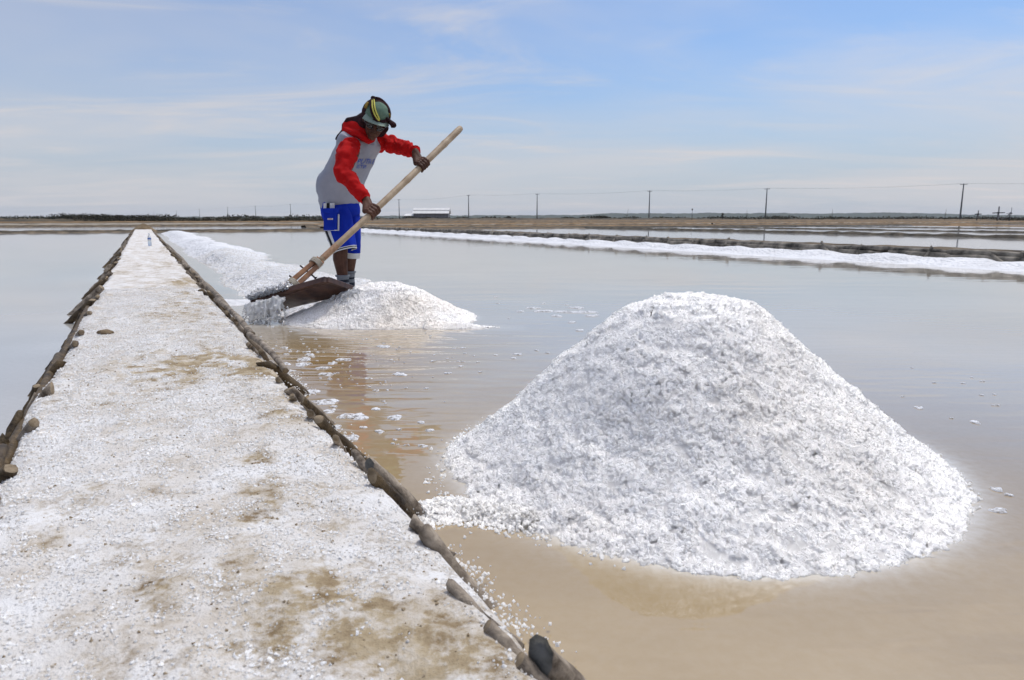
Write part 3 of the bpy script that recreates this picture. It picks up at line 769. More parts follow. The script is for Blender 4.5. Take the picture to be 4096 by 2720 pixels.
# salt fallen over the dike's edge
n = 3600; ss = g.uniform(0.3, 2.9, n); dens = 0.5 + 0.5*fbm(np.stack([ss*3.2, ss*0], -1), 3, 81)
kk = g.random(n) < np.clip((dens-0.55)*3, 0.0, 1); ss = ss[kk]; dens = dens[kk]; n = len(ss)
oo = RIGHT_E + 0.10 + np.abs(g.normal(0, .022, n))*dens*1.5 - 0.08*g.random(n)
zz = np.interp(oo, [.34, .40, .46, .52, .6], [.11, .06, .022, .006, .002])
sz = sizes(n, .0016, .0042, g)
P = np.array([SO(a, b, c) for a, b, c in zip(ss, oo, zz)])
link('spilled_salt', crystal_mesh('spilled_salt', P, sz, M_CRYSTAL, 6), kind='stuff', label='salt crystals fallen over the dike edge into the shallows', category='salt')
# crust crystals on the dike
n = 230000
ss = -0.7 + 6.4*g.random(n)**1.55; oo = g.uniform(LEFT_E - .01, RIGHT_E + .01, n)
cov = dike_salt(ss, oo) + 0.55*fbm(np.stack([ss, oo], -1)*30, 3, 91)
kk = cov > 0.25 + 0.55*g.random(n); ss, oo, cov = ss[kk], oo[kk], cov[kk]
zz = dike_z(ss, oo); sz = sizes(len(ss), .0013, .0036, g, 2.6)*(0.8+0.30*np.clip(ss/2, 0, 1))
P = np.stack([ss*DS[0] + oo*DR[0], ss*DS[1] + oo*DR[1], zz + sz*0.1], -1)
link('crust_crystals', crystal_mesh('crust_crystals', P, sz, M_CRYSTALD, 8), dike, kind='stuff')
# brown crumbs of earth on the dike
n = 4500; ss = -0.6 + 6*g.random(n)**1.5; oo = g.uniform(LEFT_E, RIGHT_E, n)
cov = dike_salt(ss, oo); kk = cov < 0.35 + .3*g.random(n); ss, oo = ss[kk], oo[kk]
sz = sizes(len(ss), .0010, .0036, g, 3)
M_CRUMB = random_island_mat('earth_crumb', [(0, (0.22, 0.16, 0.09)), (1, (0.44, 0.36, 0.25))], 0.9, 0.2)
P = np.stack([ss*DS[0] + oo*DR[0], ss*DS[1] + oo*DR[1], dike_z(ss, oo)], -1)
link('earth_crumbs', crystal_mesh('earth_crumbs', P, sz, M_CRUMB, 9), dike, kind='stuff')

# second heap
heap = link('salt_pile', radial_mesh('salt_pile', H2C, 1.0, heap_h, M_SALT, 80, 180, .006, 0.80, 0.62), label='lower wet salt heap under the board of the rake, in front of the worker', category='salt pile')
n = 62000
X = H2C[0] + g.uniform(-.75, .82, n); Y = H2C[1] + g.uniform(-.5, .55, n); Z = heap_h(X, Y); kk = Z > -0.008
X, Y, Z = X[kk], Y[kk], Z[kk]; sz = sizes(len(X), .0036, .0088, g)
clump = fbm(np.stack([X, Y, Z], -1)*20, 2, 72)
link('crystals', crystal_mesh('crystals', np.stack([X, Y, Z + sz*.1 + clump*.010], -1), sz, M_CRYSTAL2, 12, nrm=grad_n(heap_h, X, Y), bed=bed_grid(heap_h, -1.6, .1, 3.8, 4.9, .009, -.01, .003)), heap, kind='stuff')

# windrows
wl = so_grid('salt_windrow', grid_lines(3.6, 34.2, 3.6, 11, 0.04, 0.10), np.linspace(0.45, 2.45, 64), ridge_left, [M_SALTFAR],
             label='long white ridge of raked salt running beside the walkway', category='salt ridge')
g2 = np.random.default_rng(5); n = 40000; ss = 4.0 + 8*g2.random(n)**1.5; oo = g2.uniform(.6, 2.3, n); zz = ridge_left(ss, oo); kk = zz > -.004
ss, oo, zz = ss[kk], oo[kk], zz[kk]; sz = sizes(len(ss), .004, .009, g2)
link('crystals', crystal_mesh('crystals', np.stack([ss*DS[0]+oo*DR[0], ss*DS[1]+oo*DR[1], zz], -1), sz, M_CRYSTAL, 13), wl, kind='stuff')
so_grid('salt_windrow', grid_lines(-6, 35.2, -6, 14, 0.045, 0.12), np.linspace(8.80, 10.15, 48), ridge_right, [M_SALTFAR],
        label='scalloped white ridge of salt heaped against the far dike', category='salt ridge')
# small flat raft of salt in the shallows left of the rake
c = atZ(915, 1210, 0); s0, o0 = toSO(c)
raft_h = lambda X, Y: 0.012*(1 - np.hypot((X-c.x)/0.34, (Y-c.y)/0.22)**2) + 0.010*fbm(np.stack([X, Y], -1)*9, 3, 95)
link('salt_raft', radial_mesh('salt_raft', (c.x, c.y), 0.46, raft_h, M_SALTFAR, 24, 60, .002, 1.0, .7), label='flat pale patch of salt in the shallows between dike and rake', category='salt')

# ------------------------------------------------------------------ far dike with its logs
far_dike = so_grid('far_dike', grid_lines(-8, 35.5, -8, 35.5, 0.12, 0.12), np.linspace(9.7, 10.75, 14),
                   lambda S, O: np.interp(O, [9.7, 9.95, 10.05, 10.4, 10.5, 10.75], [-.1, .12, .19, .20, .12, -.1]) + 0.02*fbm(np.stack([S, O], -1)*3, 3, 97), [M_BANK], kind='structure')
s = -6.0
while s < 34:
    L = random.uniform(.8, 2.2)
    for z0, o0 in ((.085, 9.90), (.155, 9.93)):
        mb = stake_mesh(SO(s, o0 + random.uniform(-.02, .02), z0 + random.uniform(-.015, .015)), SO(s + L, o0 + random.uniform(-.02, .02), z0 + random.uniform(-.015, .02)), random.uniform(.034, .050), None, .01, .12, 8)
        mb.build('log', [M_LOG, M_CUT], far_dike, True)
    s += L*0.95
s = -5.5
while s < 30:
    mb = stake_mesh(SO(s, 9.97, random.uniform(.195, .228)), SO(s + random.uniform(-.35, .05), 9.80, 0.03), random.uniform(.018, .028), None, 0, .1, 7)
    mb.build('stake', [M_LOG, M_CUT], far_dike, True)
    s += random.uniform(.35, 1.0) + 0.03*max(0, s)
for s0, L, o0 in ((3.0, 3.4, 10.12), (1.2, 1.5, 10.2)):
    stake_mesh(SO(s0, o0, .215), SO(s0 - L, o0 + .05, .205), .022, None, .01).build('pole_rail', [M_LOG, M_CUT], far_dike, True)

# ------------------------------------------------------------------ the salt rake (board on a bamboo handle)
M_BAMBOO = simple('bamboo_handle', (0.30, 0.205, 0.12), (0.50, 0.385, 0.255), 9, 0.55, 0.35, 0.003, (1, 1, 1), 6, spec=0.4)
M_BAMBOORED = simple('stained_bamboo', (0.20, 0.085, 0.035), (0.40, 0.24, 0.13), 24, 0.5, 0.3, 0.003, spec=0.4)
M_BOARD = simple('wet_dark_board', (0.030, 0.013, 0.008), (0.11, 0.050, 0.028), 14, 0.32, 0.4, 0.003, (1, 1, 1), 7, spec=0.5)
M_FORK = simple('orange_brown_wood', (0.16, 0.060, 0.018), (0.32, 0.145, 0.055), 12, 0.4, 0.3, 0.003, spec=0.5)
M_ROPE = simple('pale_rubber_binding', (0.36, 0.31, 0.24), (0.52, 0.47, 0.38), 30, 0.8, 0.5, 0.003)
M_NAIL = simple('rusty_bolt', (0.02, 0.014, 0.012), (0.05, 0.03, 0.02), 30, 0.6, 0.4, 0.002)
HT = atY(1842, 513, 5.58); HB = atY(1150, 1166, 4.15)
rake = thing('salt_rake', 'long bamboo-handled rake with a dark wet wooden board, held by the worker', 'rake', tuple(HB))
RK = Matrix.Translation(-HB)
def rel(p): return Vector(p) - HB
def hpt(f): return HT.lerp(HB, f)
# handle shaft: from top to the binding at about f=.84
P = []; R = []
bend = Vector((-.02, 0, -.035))
def hb(f): return hpt(f) + bend*math.sin(min(f/0.85, 1)*math.pi)*0.5
nodes = (0.115, 0.36, 0.56, 0.75)
for k in range(61):
    f = 0.855*k/60
    r = 0.0260 - 0.0075*f + sum(0.0032*math.exp(-((f-nf)/0.006)**2) for nf in nodes)
    if k == 0: r *= 0.86
    P.append(rel(hb(f))); R.append(r)
mb = MB(); mb.tube(P, R, 14, 0, wob=0.012); 
handle = mb.build('handle', [M_BAMBOO], rake)
M_NODE = simple('dark_bamboo_node', (0.09, 0.055, 0.03), (0.20, 0.13, 0.075), 30, 0.7, 0.4, 0.002)
for nf in nodes:
    mb = MB(); c_ = [rel(hb(nf + d_)) for d_ in (.0035, .006)]; mb.tube(c_, .0268 - .0075*nf, 14, 0, cap=False, wob=.03); mb.build('node', [M_NODE], handle)
ax = (HB - HT).normalized()
mb = MB(); mb.tube([rel(hb(.765)), rel(hb(.80)), rel(hb(.835))], [.0208, .0212, .0208], 14, 0, cap=False, wob=.02); mb.build('stained_band', [M_BAMBOORED], handle)
# two wooden cheeks of the fork below the binding
sideV = ax.cross(Vector((0, 1, 0))).normalized()
for k, (off0, off1, mat) in enumerate(((-.014, -.010, M_FORK), (.017, .032, M_FORK))):
    a = hpt(.845) + sideV*(-off0); b = hpt(1.0) + sideV*(-off1)
    t = (b-a).normalized(); w = t.cross(Vector((0, 1, 0))).normalized(); d = w.cross(t)
    Rm = Matrix((t, w, d)).transposed()
    mb = MB(); mb.box(rel((a+b)/2), ((b-a).length/2, .014, .016), Rm)
    o = mb.build('cheek', [mat], rake, False)
    q = o.modifiers.new('b', 'BEVEL'); q.width = .004; q.segments = 2
for f, rr in ((.862, .034), (.968, .036)):
    mb = MB(); Pc = hpt(f); 
    for k in range(4):
        c = rel(Pc) + ax*(k*.011 - .016) - sideV*0.008
        u = sideV; v = ax.cross(sideV)
        ring = [c + u*math.cos(2*math.pi*j/20)*rr + v*math.sin(2*math.pi*j/20)*rr*.72 + ax*.004*math.sin(2*math.pi*j/20 + k) for j in range(21)]
        mb.tube(ring, .0065, 7, 0, cap=False)
    mb.build('binding', [M_ROPE], rake)
for f, sgn in ((.905, 1), (.955, 1)):
    c = rel(hpt(f)); mb = MB(); mb.tube([c + sideV*.055, c - sideV*.062], .0055, 8); mb.tube([c + sideV*.055, c + sideV*.062], .010, 8)
    mb.build('bolt', [M_NAIL], rake)
# board
BTL = atY(1011, 1203, 4.22); BTR = atY(1306, 1120, 4.08)
BBR = atY(1408, 1156, 4.18)
ex = (BTR - BTL); ey = (BBR - BTR); nz_ = ex.cross(ey).normalized()
BBL = BTL + ey
mb = MB()
th = 0.024
K = 14; V = []
for j, base in enumerate((Vector((0, 0, 0)), -nz_*th)):
    for i in range(K+1):
        f = i/K; w1 = nz_*0.004*math.sin(f*7)
        V += [rel(BTL + ex*f + base + w1), rel(BTL + ex*f + ey + base + w1)]
F = []; n2 = (K+1)*2
for i in range(K):
    a = 2*i; F += [(a, a+1, a+3, a+2), (n2+a, n2+a+2, n2+a+3, n2+a+1), (a, a+2, n2+a+2, n2+a), (a+1, n2+a+1, n2+a+3, a+3)]
F += [(0, n2, n2+1, 1), (2*K, 2*K+1, n2+2*K+1, n2+2*K)]
mb.add(V, F)
board = mb.build('board', [M_BOARD], rake, False)
bm_ = board.modifiers.new('b', 'BEVEL'); bm_.width = .004; bm_.segments = 2
mb = MB(); eu = ex.normalized(); ev = ey.normalized(); Rm = Matrix((eu, nz_.cross(eu), nz_)).transposed()
mb.box(rel(BTL + ex*.5 - ev*.004), (ex.length/2*1.005, .012, .021), Matrix((eu, ev, nz_)).transposed()); o = mb.build('rim', [M_BOARD], board, False)
o.modifiers.new('b', 'BEVEL').width = .004
mb = MB(); mb.box(rel(BTR + ey*.5 + eu*.004), (.012, ey.length/2*1.01, .020), Matrix((eu, ev, nz_)).transposed()); o = mb.build('rim', [M_BOARD], board, False)
o.modifiers.new('b', 'BEVEL').width = .004

# wet salt lying along the board's left half
g = np.random.default_rng(55); n = 3800
f = g.random(n)**1.4*0.52; e = g.normal(0.02, .10, n); hh = np.abs(g.normal(0, .018, n))
P = np.array([BTL + ex*float(a) + ey*float(b) + Vector((0, 0, float(c))) for a, b, c in zip(f, e, hh)])
M_SLUSH = random_island_mat('wet_salt', [(0, (0.55, 0.53, 0.50)), (1, (0.9, 0.9, 0.9))], 0.15, 0.5, 0.4)
link('salt_slush', crystal_mesh('salt_slush', P, sizes(n, .003, .010, g), M_SLUSH, 14), kind='stuff', label='wet salt slush clinging along the left end of the rake board', category='salt')

# water pouring off the board
m, N, L_, b = new_mat('pouring_brine')
set_in(b, Base_Color=(0.93, 0.93, 0.92, 1), Roughness=0.10, IOR=1.33); b.inputs['Transmission Weight'].default_value = 0.55
M_POUR = m
def pour(name, a, bpt, count, spread, rlo, rhi, seed, label, drop_frac=0.35, voxel=.0055, sheet=False):
    random.seed(seed); mb = MB()
    for k in range(count):
        f = random.random(); p0 = a.lerp(bpt, f) + Vector((random.gauss(0, .012), random.gauss(0, .012), random.gauss(0, .008)))
        H = p0.z; v = Vector((random.gauss(0, spread), random.gauss(-.05, spread), 0))
        if random.random() < drop_frac:
            for j in range(4):
                tt = random.random(); q = p0 + v*tt + Vector((random.gauss(0, .012), random.gauss(0, .012), -H*tt*tt)); r = random.uniform(rlo*.7, rhi)
                mb.capsule(q, r, q + Vector((random.gauss(0, .004), 0, -r*random.uniform(.3, 2.5))), r*.7, 8)
        else:
            pts = []; rad = []; t0 = random.random()*.3; t1 = random.uniform(.55, 1.0)
            for j in range(7):
                tt = t0 + (t1-t0)*j/6
                pts.append(p0 + v*tt + Vector((random.gauss(0, .003), random.gauss(0, .003), -H*tt*tt - .001*j))); rad.append(random.uniform(rlo, rhi)*(1 - .45*j/6)*(0.5 if j in (0, 6) else 1))
            mb.tube(pts, rad, 8)
    mb.remeshed(name, [M_POUR], voxel, 3, kind='stuff', label=label, category='water')
pour('pouring_water', BTL + Vector((0, -.05, -.01)), BTL + ex*.44 + Vector((0, -.05, -.03)), 190, .035, .0045, .0105, 3, 'clear brine pouring off the left end of the rake board')
pour('pouring_water', BBR - eu*.10 + Vector((0, -.02, 0)), BBR + eu*.05 + Vector((0, -.02, 0)), 90, .06, .0030, .0058, 4, 'thin sheet of brine running off the right end of the rake board', .15, .0042)

# ------------------------------------------------------------------ the worker
M_SKIN = simple('dark_skin', (0.058, 0.024, 0.014), (0.115, 0.052, 0.032), 9, 0.6, 0.15, 0.002, spec=0.22)
def cloth(name, c0, c1, rough=0.9, bs=220):
    m_ = simple(name, c0, c1, 4, rough, 0.25, 0.002, spec=0.15, bscale=bs); return m_
M_GREY = cloth('grey_jersey', (0.30, 0.315, 0.37), (0.38, 0.395, 0.45))
M_RED = cloth('red_jersey', (0.40, 0.004, 0.005), (0.53, 0.008, 0.008))
M_BLUE = cloth('blue_cotton', (0.004, 0.020, 0.30), (0.010, 0.040, 0.44))
M_WHITE = cloth('white_trim', (0.62, 0.62, 0.60), (0.74, 0.74, 0.72))
M_BLACK = cloth('black_trim', (0.012, 0.012, 0.016), (0.025, 0.025, 0.032))
M_GREEN = simple('green_camouflage_cap', (0.10, 0.17, 0.125), (0.15, 0.22, 0.165), 18, 0.9, 0.2, 0.002, spec=0.15)
M_BROWNPATCH = cloth('brown_cap_patch', (0.14, 0.055, 0.02), (0.20, 0.09, 0.03))
M_BRIM = cloth('pale_green_brim', (0.24, 0.31, 0.26), (0.30, 0.37, 0.31))
M_SCARF = simple('dark_patterned_scarf', (0.012, 0.006, 0.008), (0.045, 0.015, 0.018), 16, 0.85, 0.3, 0.003, spec=0.15)
M_SCARFY = cloth('yellow_scarf_stripe', (0.50, 0.46, 0.09), (0.62, 0.58, 0.13))
M_OCHRE = cloth('ochre_scarf_print', (0.22, 0.14, 0.03), (0.30, 0.2, 0.05))
M_SOCK = cloth('grey_knit_sock', (0.10, 0.11, 0.12), (0.22, 0.23, 0.25))
M_SOCKD = cloth('navy_knit_sock', (0.012, 0.015, 0.024), (0.03, 0.034, 0.045))
m, N, L_, b = new_mat('dark_lens'); set_in(b, Base_Color=(0.02, 0.02, 0.022, 1), Roughness=0.06); M_LENS = m
m, N, L_, b = new_mat('spectacle_rim'); set_in(b, Base_Color=(0.12, 0.12, 0.12, 1), Roughness=0.3, Metallic=0.8); M_RIM = m

fwd = Vector((.72, -.69, 0)).normalized(); rgt = Vector((-.69, -.72, 0)).normalized(); UPV = Vector((0, 0, 1))
MAN = atZ(1378, 1190, -0.03)
# head frame
HF = Vector((.14, -.83, -.50)).normalized(); HU = Vector((.375, -.531, .76)); HU = (HU - HF*HU.dot(HF)).normalized(); HS = HF.cross(HU)
HC = atY(1500, 487, 5.27)
def hd(f, u, s): return HC + HF*f + HU*u + HS*s
# joints
shR = atY(1392, 572, 5.20); elR = atY(1377, 694, 5.02); wrR = atY(1466, 800, 4.84)
shL = atY(1500, 562, 5.50); elL = atY(1592, 584, 5.42); wrL = atY(1660, 608, 5.26)
def on_handle(f): return hb(f)
def f_at_x(x):
    best = min((abs((CXS + FS*((hb(k/400).x)/((hb(k/400).y)*cp - (hb(k/400).z-CAMH)*sp_))) - x), k/400) for k in range(360)); return best[1]
fR = f_at_x(1490); fL = f_at_x(1690)
body = MB()
nk0 = atY(1452, 548, 5.38); 
# hidden trunk, shorter than the clothes
hem_c = atY(1355, 812, 5.53)
body.capsule(atY(1360, 830, 5.56), .075, atY(1400, 690, 5.50), .08); body.capsule(atY(1400, 690, 5.50), .08, atY(1435, 590, 5.43), .08)
body.capsule(atY(1435, 580, 5.41), .08, nk0, .055); body.capsule(nk0, .055, hd(-.02, -.06, 0), .055)
body.capsule(shR + Vector((.03, .06, -.06)), .04, elR, .042); body.capsule(elR, .042, wrR, .030)
body.capsule(shL, .05, elL, .042); body.capsule(elL, .042, wrL, .030)

# legs
hipR = atY(1352, 850, 5.47); knR = atY(1362, 985, 5.42); anR = atY(1373, 1120, 5.44)
hipL = atY(1385, 850, 5.62); knL = atY(1404, 985, 5.58); anL = atY(1397, 1105, 5.62)
body.capsule(hipR, .07, knR, .058); body.capsule(hipL, .07, knL, .052)
body.capsule(knR, .056, atY(1361, 1035, 5.44), .057); body.capsule(atY(1361, 1035, 5.44), .057, anR, .037)
body.capsule(knL, .052, atY(1401, 1035, 5.60), .050); body.capsule(atY(1401, 1035, 5.60), .050, anL, .034)
for an in (anR, anL):
    heel = Vector((an.x, an.y, -.01)); toe = heel + fwd*.16
    body.capsule(an, .036, heel, .038); body.capsule(heel, .036, toe, .026)
# head
body.ellipsoid(hd(-.012, .028, 0), (HS, HF, HU), (.076, .096, .092), 18)
body.ellipsoid(hd(.022, -.035, 0), (HS, HF, HU), (.060, .068, .085), 16)       # jaw
body.capsule(hd(.068, -.092, 0), .026, hd(.055, -.09, 0), .030)                # chin
body.capsule(hd(.088, .012, 0), .011, hd(.106, -.026, 0), .015)                # nose
for sg in (-1, 1):
    body.capsule(hd(.066, -.012, sg*.036), .022, hd(.060, -.03, sg*.040), .020)  # cheekbones
    body.capsule(hd(.100, -.028, sg*.011), .009, hd(.096, -.028, sg*.013), .009)
    body.ellipsoid(hd(-.008, -.005, sg*.080), (HF, HU, HS), (.020, .032, .010), 12)   # ears
body.capsule(hd(.088, -.052, -.022), .008, hd(.088, -.052, .022), .008)         # lips
body.capsule(hd(.086, -.064, -.018), .008, hd(.086, -.064, .018), .008)
# hands: palm beside the handle, fingers wrapped round it
def hand(wr, f0, palm_dir, up_sign, R_h=.0225):
    """palm_dir: from the handle axis towards the back of the hand"""
    c = on_handle(f0); t = (on_handle(f0 + .01) - on_handle(f0 - .01)).normalized()
    pd = (palm_dir - t*palm_dir.dot(t)).normalized(); q = t.cross(pd).normalized()*up_sign
    rad = R_h + .009
    def ringp(a, along, extra=0): return c + t*along + (pd*math.cos(a) + q*math.sin(a))*(rad + extra)
    # palm block: from wrist to knuckles
    for al in (-.030, -.010, .012, .030):
        body.capsule(wr.lerp(ringp(-.5, al, .010), .25), .024, ringp(-.35, al*1.05, .010), .019)
        body.capsule(ringp(-.35, al*1.05, .010), .017, ringp(.45, al*1.15, .006), .0125)
    for k, (al, ln) in enumerate(((-.036, 2.9), (-.012, 3.15), (.012, 3.05), (.035, 2.7))):
        aa = [.45 + ln*j/3 for j in range(4)]; rr_ = [.0122, .0112, .0102, .0088]
        for j in range(3):
            body.capsule(ringp(aa[j], al*1.12), rr_[j], ringp(aa[j+1], al*1.12), rr_[j+1])
    # thumb leaves the side of the palm near its base and closes the other way
    b0 = ringp(-.5, -.036, .012); b1 = ringp(-1.15, -.048, .004); b2 = ringp(-1.95, -.044, 0); b3 = ringp(-2.6, -.032, -.001)
    body.capsule(b0, .0165, b1, .014); body.capsule(b1, .0135, b2, .0118); body.capsule(b2, .0118, b3, .0095)
hand(wrR, fR, (wrR - on_handle(fR)) + Vector((0, -.06, .03)), -1)
hand(wrL, fL, (wrL - on_handle(fL)) + Vector((.02, -.05, .05)), -1)
body.capsule(wrR, .030, wrR.lerp(on_handle(fR), .55), .028); body.capsule(wrL, .030, wrL.lerp(on_handle(fL), .55), .028)
person = body.remeshed('person', [M_SKIN], 0.0042, 3, None, label='person in a red-sleeved grey shirt, blue shorts and green cap, bent over a rake', category='person')

# shirt
SP_ = [atY(1362, 836, 5.55), atY(1358, 815, 5.55), atY(1359, 770, 5.54), atY(1370, 725, 5.52), atY(1390, 682, 5.49), atY(1422, 620, 5.44), atY(1441, 580, 5.41), atY(1450, 553, 5.40), atY(1455, 538, 5.39), atY(1459, 527, 5.38)]
shirt = loft('shirt', SP_, [.150, .166, .190, .188, .174, .178, .186, .172, .126, .078], [.108, .120, .144, .144, .128, .118, .116, .102, .082, .066], rgt, [M_GREY],
             90, 72, wrinkle=.019, wscale=11, seed=7, parent=person, thick=.004, wvec=(1, 1, .6))
# sleeves
loft('sleeve', [shR + Vector((.05, .06, .0)), shR + Vector((.005, .01, -.035)), shR.lerp(elR, .45), elR + Vector((-.005, 0, .0)), elR.lerp(wrR, .3), elR.lerp(wrR, .65), elR.lerp(wrR, .93), elR.lerp(wrR, 1.0)],
     [.052, .070, .070, .063, .058, .050, .044, .041], [.048, .072, .070, .064, .057, .050, .043, .040], (0, 1, 0), [M_RED], 80, 40, wrinkle=.016, wscale=17, seed=9, parent=shirt, thick=.003, wvec=(1, 1, 1.6))
loft('sleeve', [shL + Vector((-.05, -.01, .01)), shL, shL.lerp(elL, .5), elL, elL.lerp(wrL, .4), elL.lerp(wrL, .75), elL.lerp(wrL, .97), wrL],
     [.072, .080, .070, .061, .055, .050, .044, .042], [.066, .074, .066, .059, .053, .048, .043, .041], (0, 0, 1), [M_RED], 80, 40, wrinkle=.016, wscale=18, seed=12, parent=shirt, thick=.003, wvec=(2.0, 1, 1))
# red hood lying round the neck
hood = MB()
HP = [atY(1386, 500, 5.40), atY(1383, 520, 5.36), atY(1402, 530, 5.31), atY(1430, 535, 5.275), atY(1453, 552, 5.255), atY(1474, 566, 5.25), atY(1491, 560, 5.27), atY(1500, 542, 5.32)]
HR = [.026, .030, .030, .030, .026, .020, .017, .016]
for k in range(len(HP)-1): hood.capsule(HP[k], HR[k], HP[k+1], HR[k+1])
hood.capsule(atY(1388, 500, 5.40), .034, atY(1430, 505, 5.33), .040); hood.capsule(atY(1430, 505, 5.33), .04, atY(1455, 535, 5.30), .035)
hood.capsule(atY(1392, 500, 5.45), .03, atY(1440, 505, 5.48), .035)
hood.remeshed('hood', [M_RED], .006, 3, shirt)

# lettering on the chest, laid on the shirt's own surface
bpy.context.view_layer.update()
dg = bpy.context.evaluated_depsgraph_get()
bvh = BVHTree.FromObject(shirt, dg)
M_PRINT = cloth('blue_print', (0.03, 0.085, 0.42), (0.05, 0.12, 0.5))
def chest_text(txt, x, y, h_px, tilt, w=1.0):
    cu = bpy.data.curves.new('lettering', 'FONT'); cu.body = txt; cu.size = 1.0; cu.resolution_u = 2
    o = bpy.data.objects.new('lettering', cu); COL.objects.link(o); bpy.context.view_layer.update()
    me = bpy.data.meshes.new_from_object(o.evaluated_get(bpy.context.evaluated_depsgraph_get())); bpy.data.objects.remove(o)
    bmx = bmesh.new(); bmx.from_mesh(me); bmesh.ops.triangulate(bmx, faces=bmx.faces)
    bmesh.ops.subdivide_edges(bmx, edges=[e for e in bmx.edges if e.calc_length() > .25], cuts=1, use_grid_fill=True); bmx.to_mesh(me); bmx.free()
    c = atY(x, y, 5.0); sc = h_px/FS*5.3/0.7
    right = (fwd.cross(UPV)*-1); right = Vector((.72*0 + .80, .60, 0)).normalized(); up = Vector((.30*fwd.x, .30*fwd.y, .95)).normalized()
    o0 = atY(x, y, 5.28)
    for v in me.vertices:
        p = o0 + right*(v.co.x*sc*w) + up*(v.co.y*sc + v.co.x*sc*tilt)
        hit = bvh.ray_cast(p + fwd*.5, -fwd)
        v.co = (hit[0] + hit[1]*.0035 if hit[0] is not None else p)
        if hit[0] is not None and hit[1].dot(fwd) < 0: v.co = hit[0] + fwd*.0035
    me.materials.append(M_PRINT); me.update()
    link('lettering', me, shirt)
chest_text('PUTRA E', 1459, 651, 19, 0.04, .85)
chest_text('ISTIM', 1462, 669, 14, 0.03, 1.0)

# shorts
def short_leg(cols_stripe):
    def f(u, a):
        if u > .965: return 1
        if u > .945: return 2
        if u > .925: return 1
        return 0
    return f
shorts = loft('shorts', [atY(1357, 800, 5.55), atY(1362, 835, 5.55), atY(1366, 868, 5.55), atY(1370, 885, 5.55)], [.158, .160, .150, .12], [.120, .125, .118, .09], rgt, [M_BLUE], 24, 48, parent=person, wrinkle=.006, wscale=12, seed=4)
camd = Vector((0, -1, 0))
def stripe_mi(center):
    def f(u, a):
        if u > .968: return 1
        if u > .948: return 2
        if u > .926: return 1
        d = abs((a - center + math.pi) % (2*math.pi) - math.pi)
        if d < .17: return 2
        if d < .42: return 1
        return 0
    return f
loft('trouser_leg', [atY(1345, 832, 5.49), atY(1349, 865, 5.48), atY(1357, 920, 5.46), atY(1369, 965, 5.44), atY(1380, 1004, 5.43)], [.098, .108, .110, .102, .094], [.105, .115, .112, .100, .092], rgt, [M_BLUE, M_WHITE, M_BLACK],
     110, 72, mi=stripe_mi(0.06), wrinkle=.010, wscale=10, seed=21, parent=shorts, thick=.004, wvec=(1.3, 1.3, .35))
loft('trouser_leg', [atY(1382, 838, 5.62), atY(1396, 870, 5.60), atY(1407, 925, 5.58), atY(1409, 975, 5.58), atY(1407, 1030, 5.59)], [.090, .092, .084, .074, .064], [.10, .095, .084, .072, .062], rgt, [M_BLUE, M_WHITE, M_BLACK],
     80, 48, mi=lambda u, a: (1 if u > .90 else 0), wrinkle=.012, wscale=11, seed=22, parent=shorts, thick=.004, wvec=(1.3, 1.3, .35))
# cargo pocket with flap and label on the near leg
PKC = atY(1333, 885, 5.36)
pr = Vector((.90, -.42, 0)).normalized(); pu = Vector((.06, 0, 1)).normalized(); pn = pr.cross(pu)
if pn.y > 0: pn = -pn
Rm = Matrix((pr, pu, -pn)).transposed()
def patch(name, x0, y0, w, h, d, mat, parent, Y=5.345, bev=.004):
    c = atY(x0, y0, Y); mb = MB(); mb.box(c, (w/2, h/2, d/2), Rm); o = mb.build(name, [mat], parent, False)
    q = o.modifiers.new('b', 'BEVEL'); q.width = bev; q.segments = 3; return o
pocket = patch('pocket', 1325, 884, .112, .150, .05, M_BLUE, shorts, 5.365, .008)
patch('flap', 1323, 843, .124, .036, .058, M_BLUE, pocket, 5.358, .007)
patch('side_panel', 1354, 890, .010, .125, .012, M_WHITE, pocket, 5.346)
patch('label', 1321, 876, .050, .012, .004, M_WHITE, pocket, 5.330, .001)
patch('label_print', 1321, 876, .036, .004, .004, M_RED, pocket, 5.3285, .001)
patch('hem', 1326, 921, .108, .006, .046, M_WHITE, pocket, 5.362, .001)
for k, (dx, mt) in enumerate(((-.045, M_WHITE), (-.015, M_BLACK), (.016, M_WHITE))):
    mb = MB(); mb.box(atY(1322, 824, 5.382) + pr*dx, (.0145, .022, .010), Rm); mb.build('stripe', [mt], shorts, False)
# socks
def sock_mi(u, a):
    if u < .14: return 0
    return 1 if int((u-.14)/.085) % 2 == 0 else 0
for kn, an, r in ((atY(1368, 1085, 5.44), anR, .046), (atY(1398, 1070, 5.61), anL, .042)):
    st = kn.lerp(an, .55) if an is anR else kn
    heel = Vector((an.x, an.y, .02))
    loft('sock', [atY(1370.5, 1103, 5.44) if an is anR else atY(1398, 1088, 5.61), an.lerp(heel, .1), an.lerp(heel, .6), heel, heel + fwd*.05 + Vector((0, 0, -.03)), heel + fwd*.17 + Vector((0, 0, -.035))],
         [r*1.08, r, r, r*1.02, r*.98, r*.6], [r*1.08, r, r*1.0, r*1.15, r*.9, r*.5], rgt, [M_SOCK, M_SOCKD], 60, 24, mi=sock_mi, parent=person, thick=.003, wrinkle=.003, wscale=30)
    mb = MB(); c0 = atY(1370.5, 1103, 5.44) if an is anR else atY(1398, 1088, 5.61)
    mb.tube([c0 + Vector((math.cos(a_)*r*1.08, math.sin(a_)*r*1.08, 0)) for a_ in [2*math.pi*j/20 for j in range(21)]], .008, 8, cap=False); mb.build('sock_cuff', [M_SOCK], person)

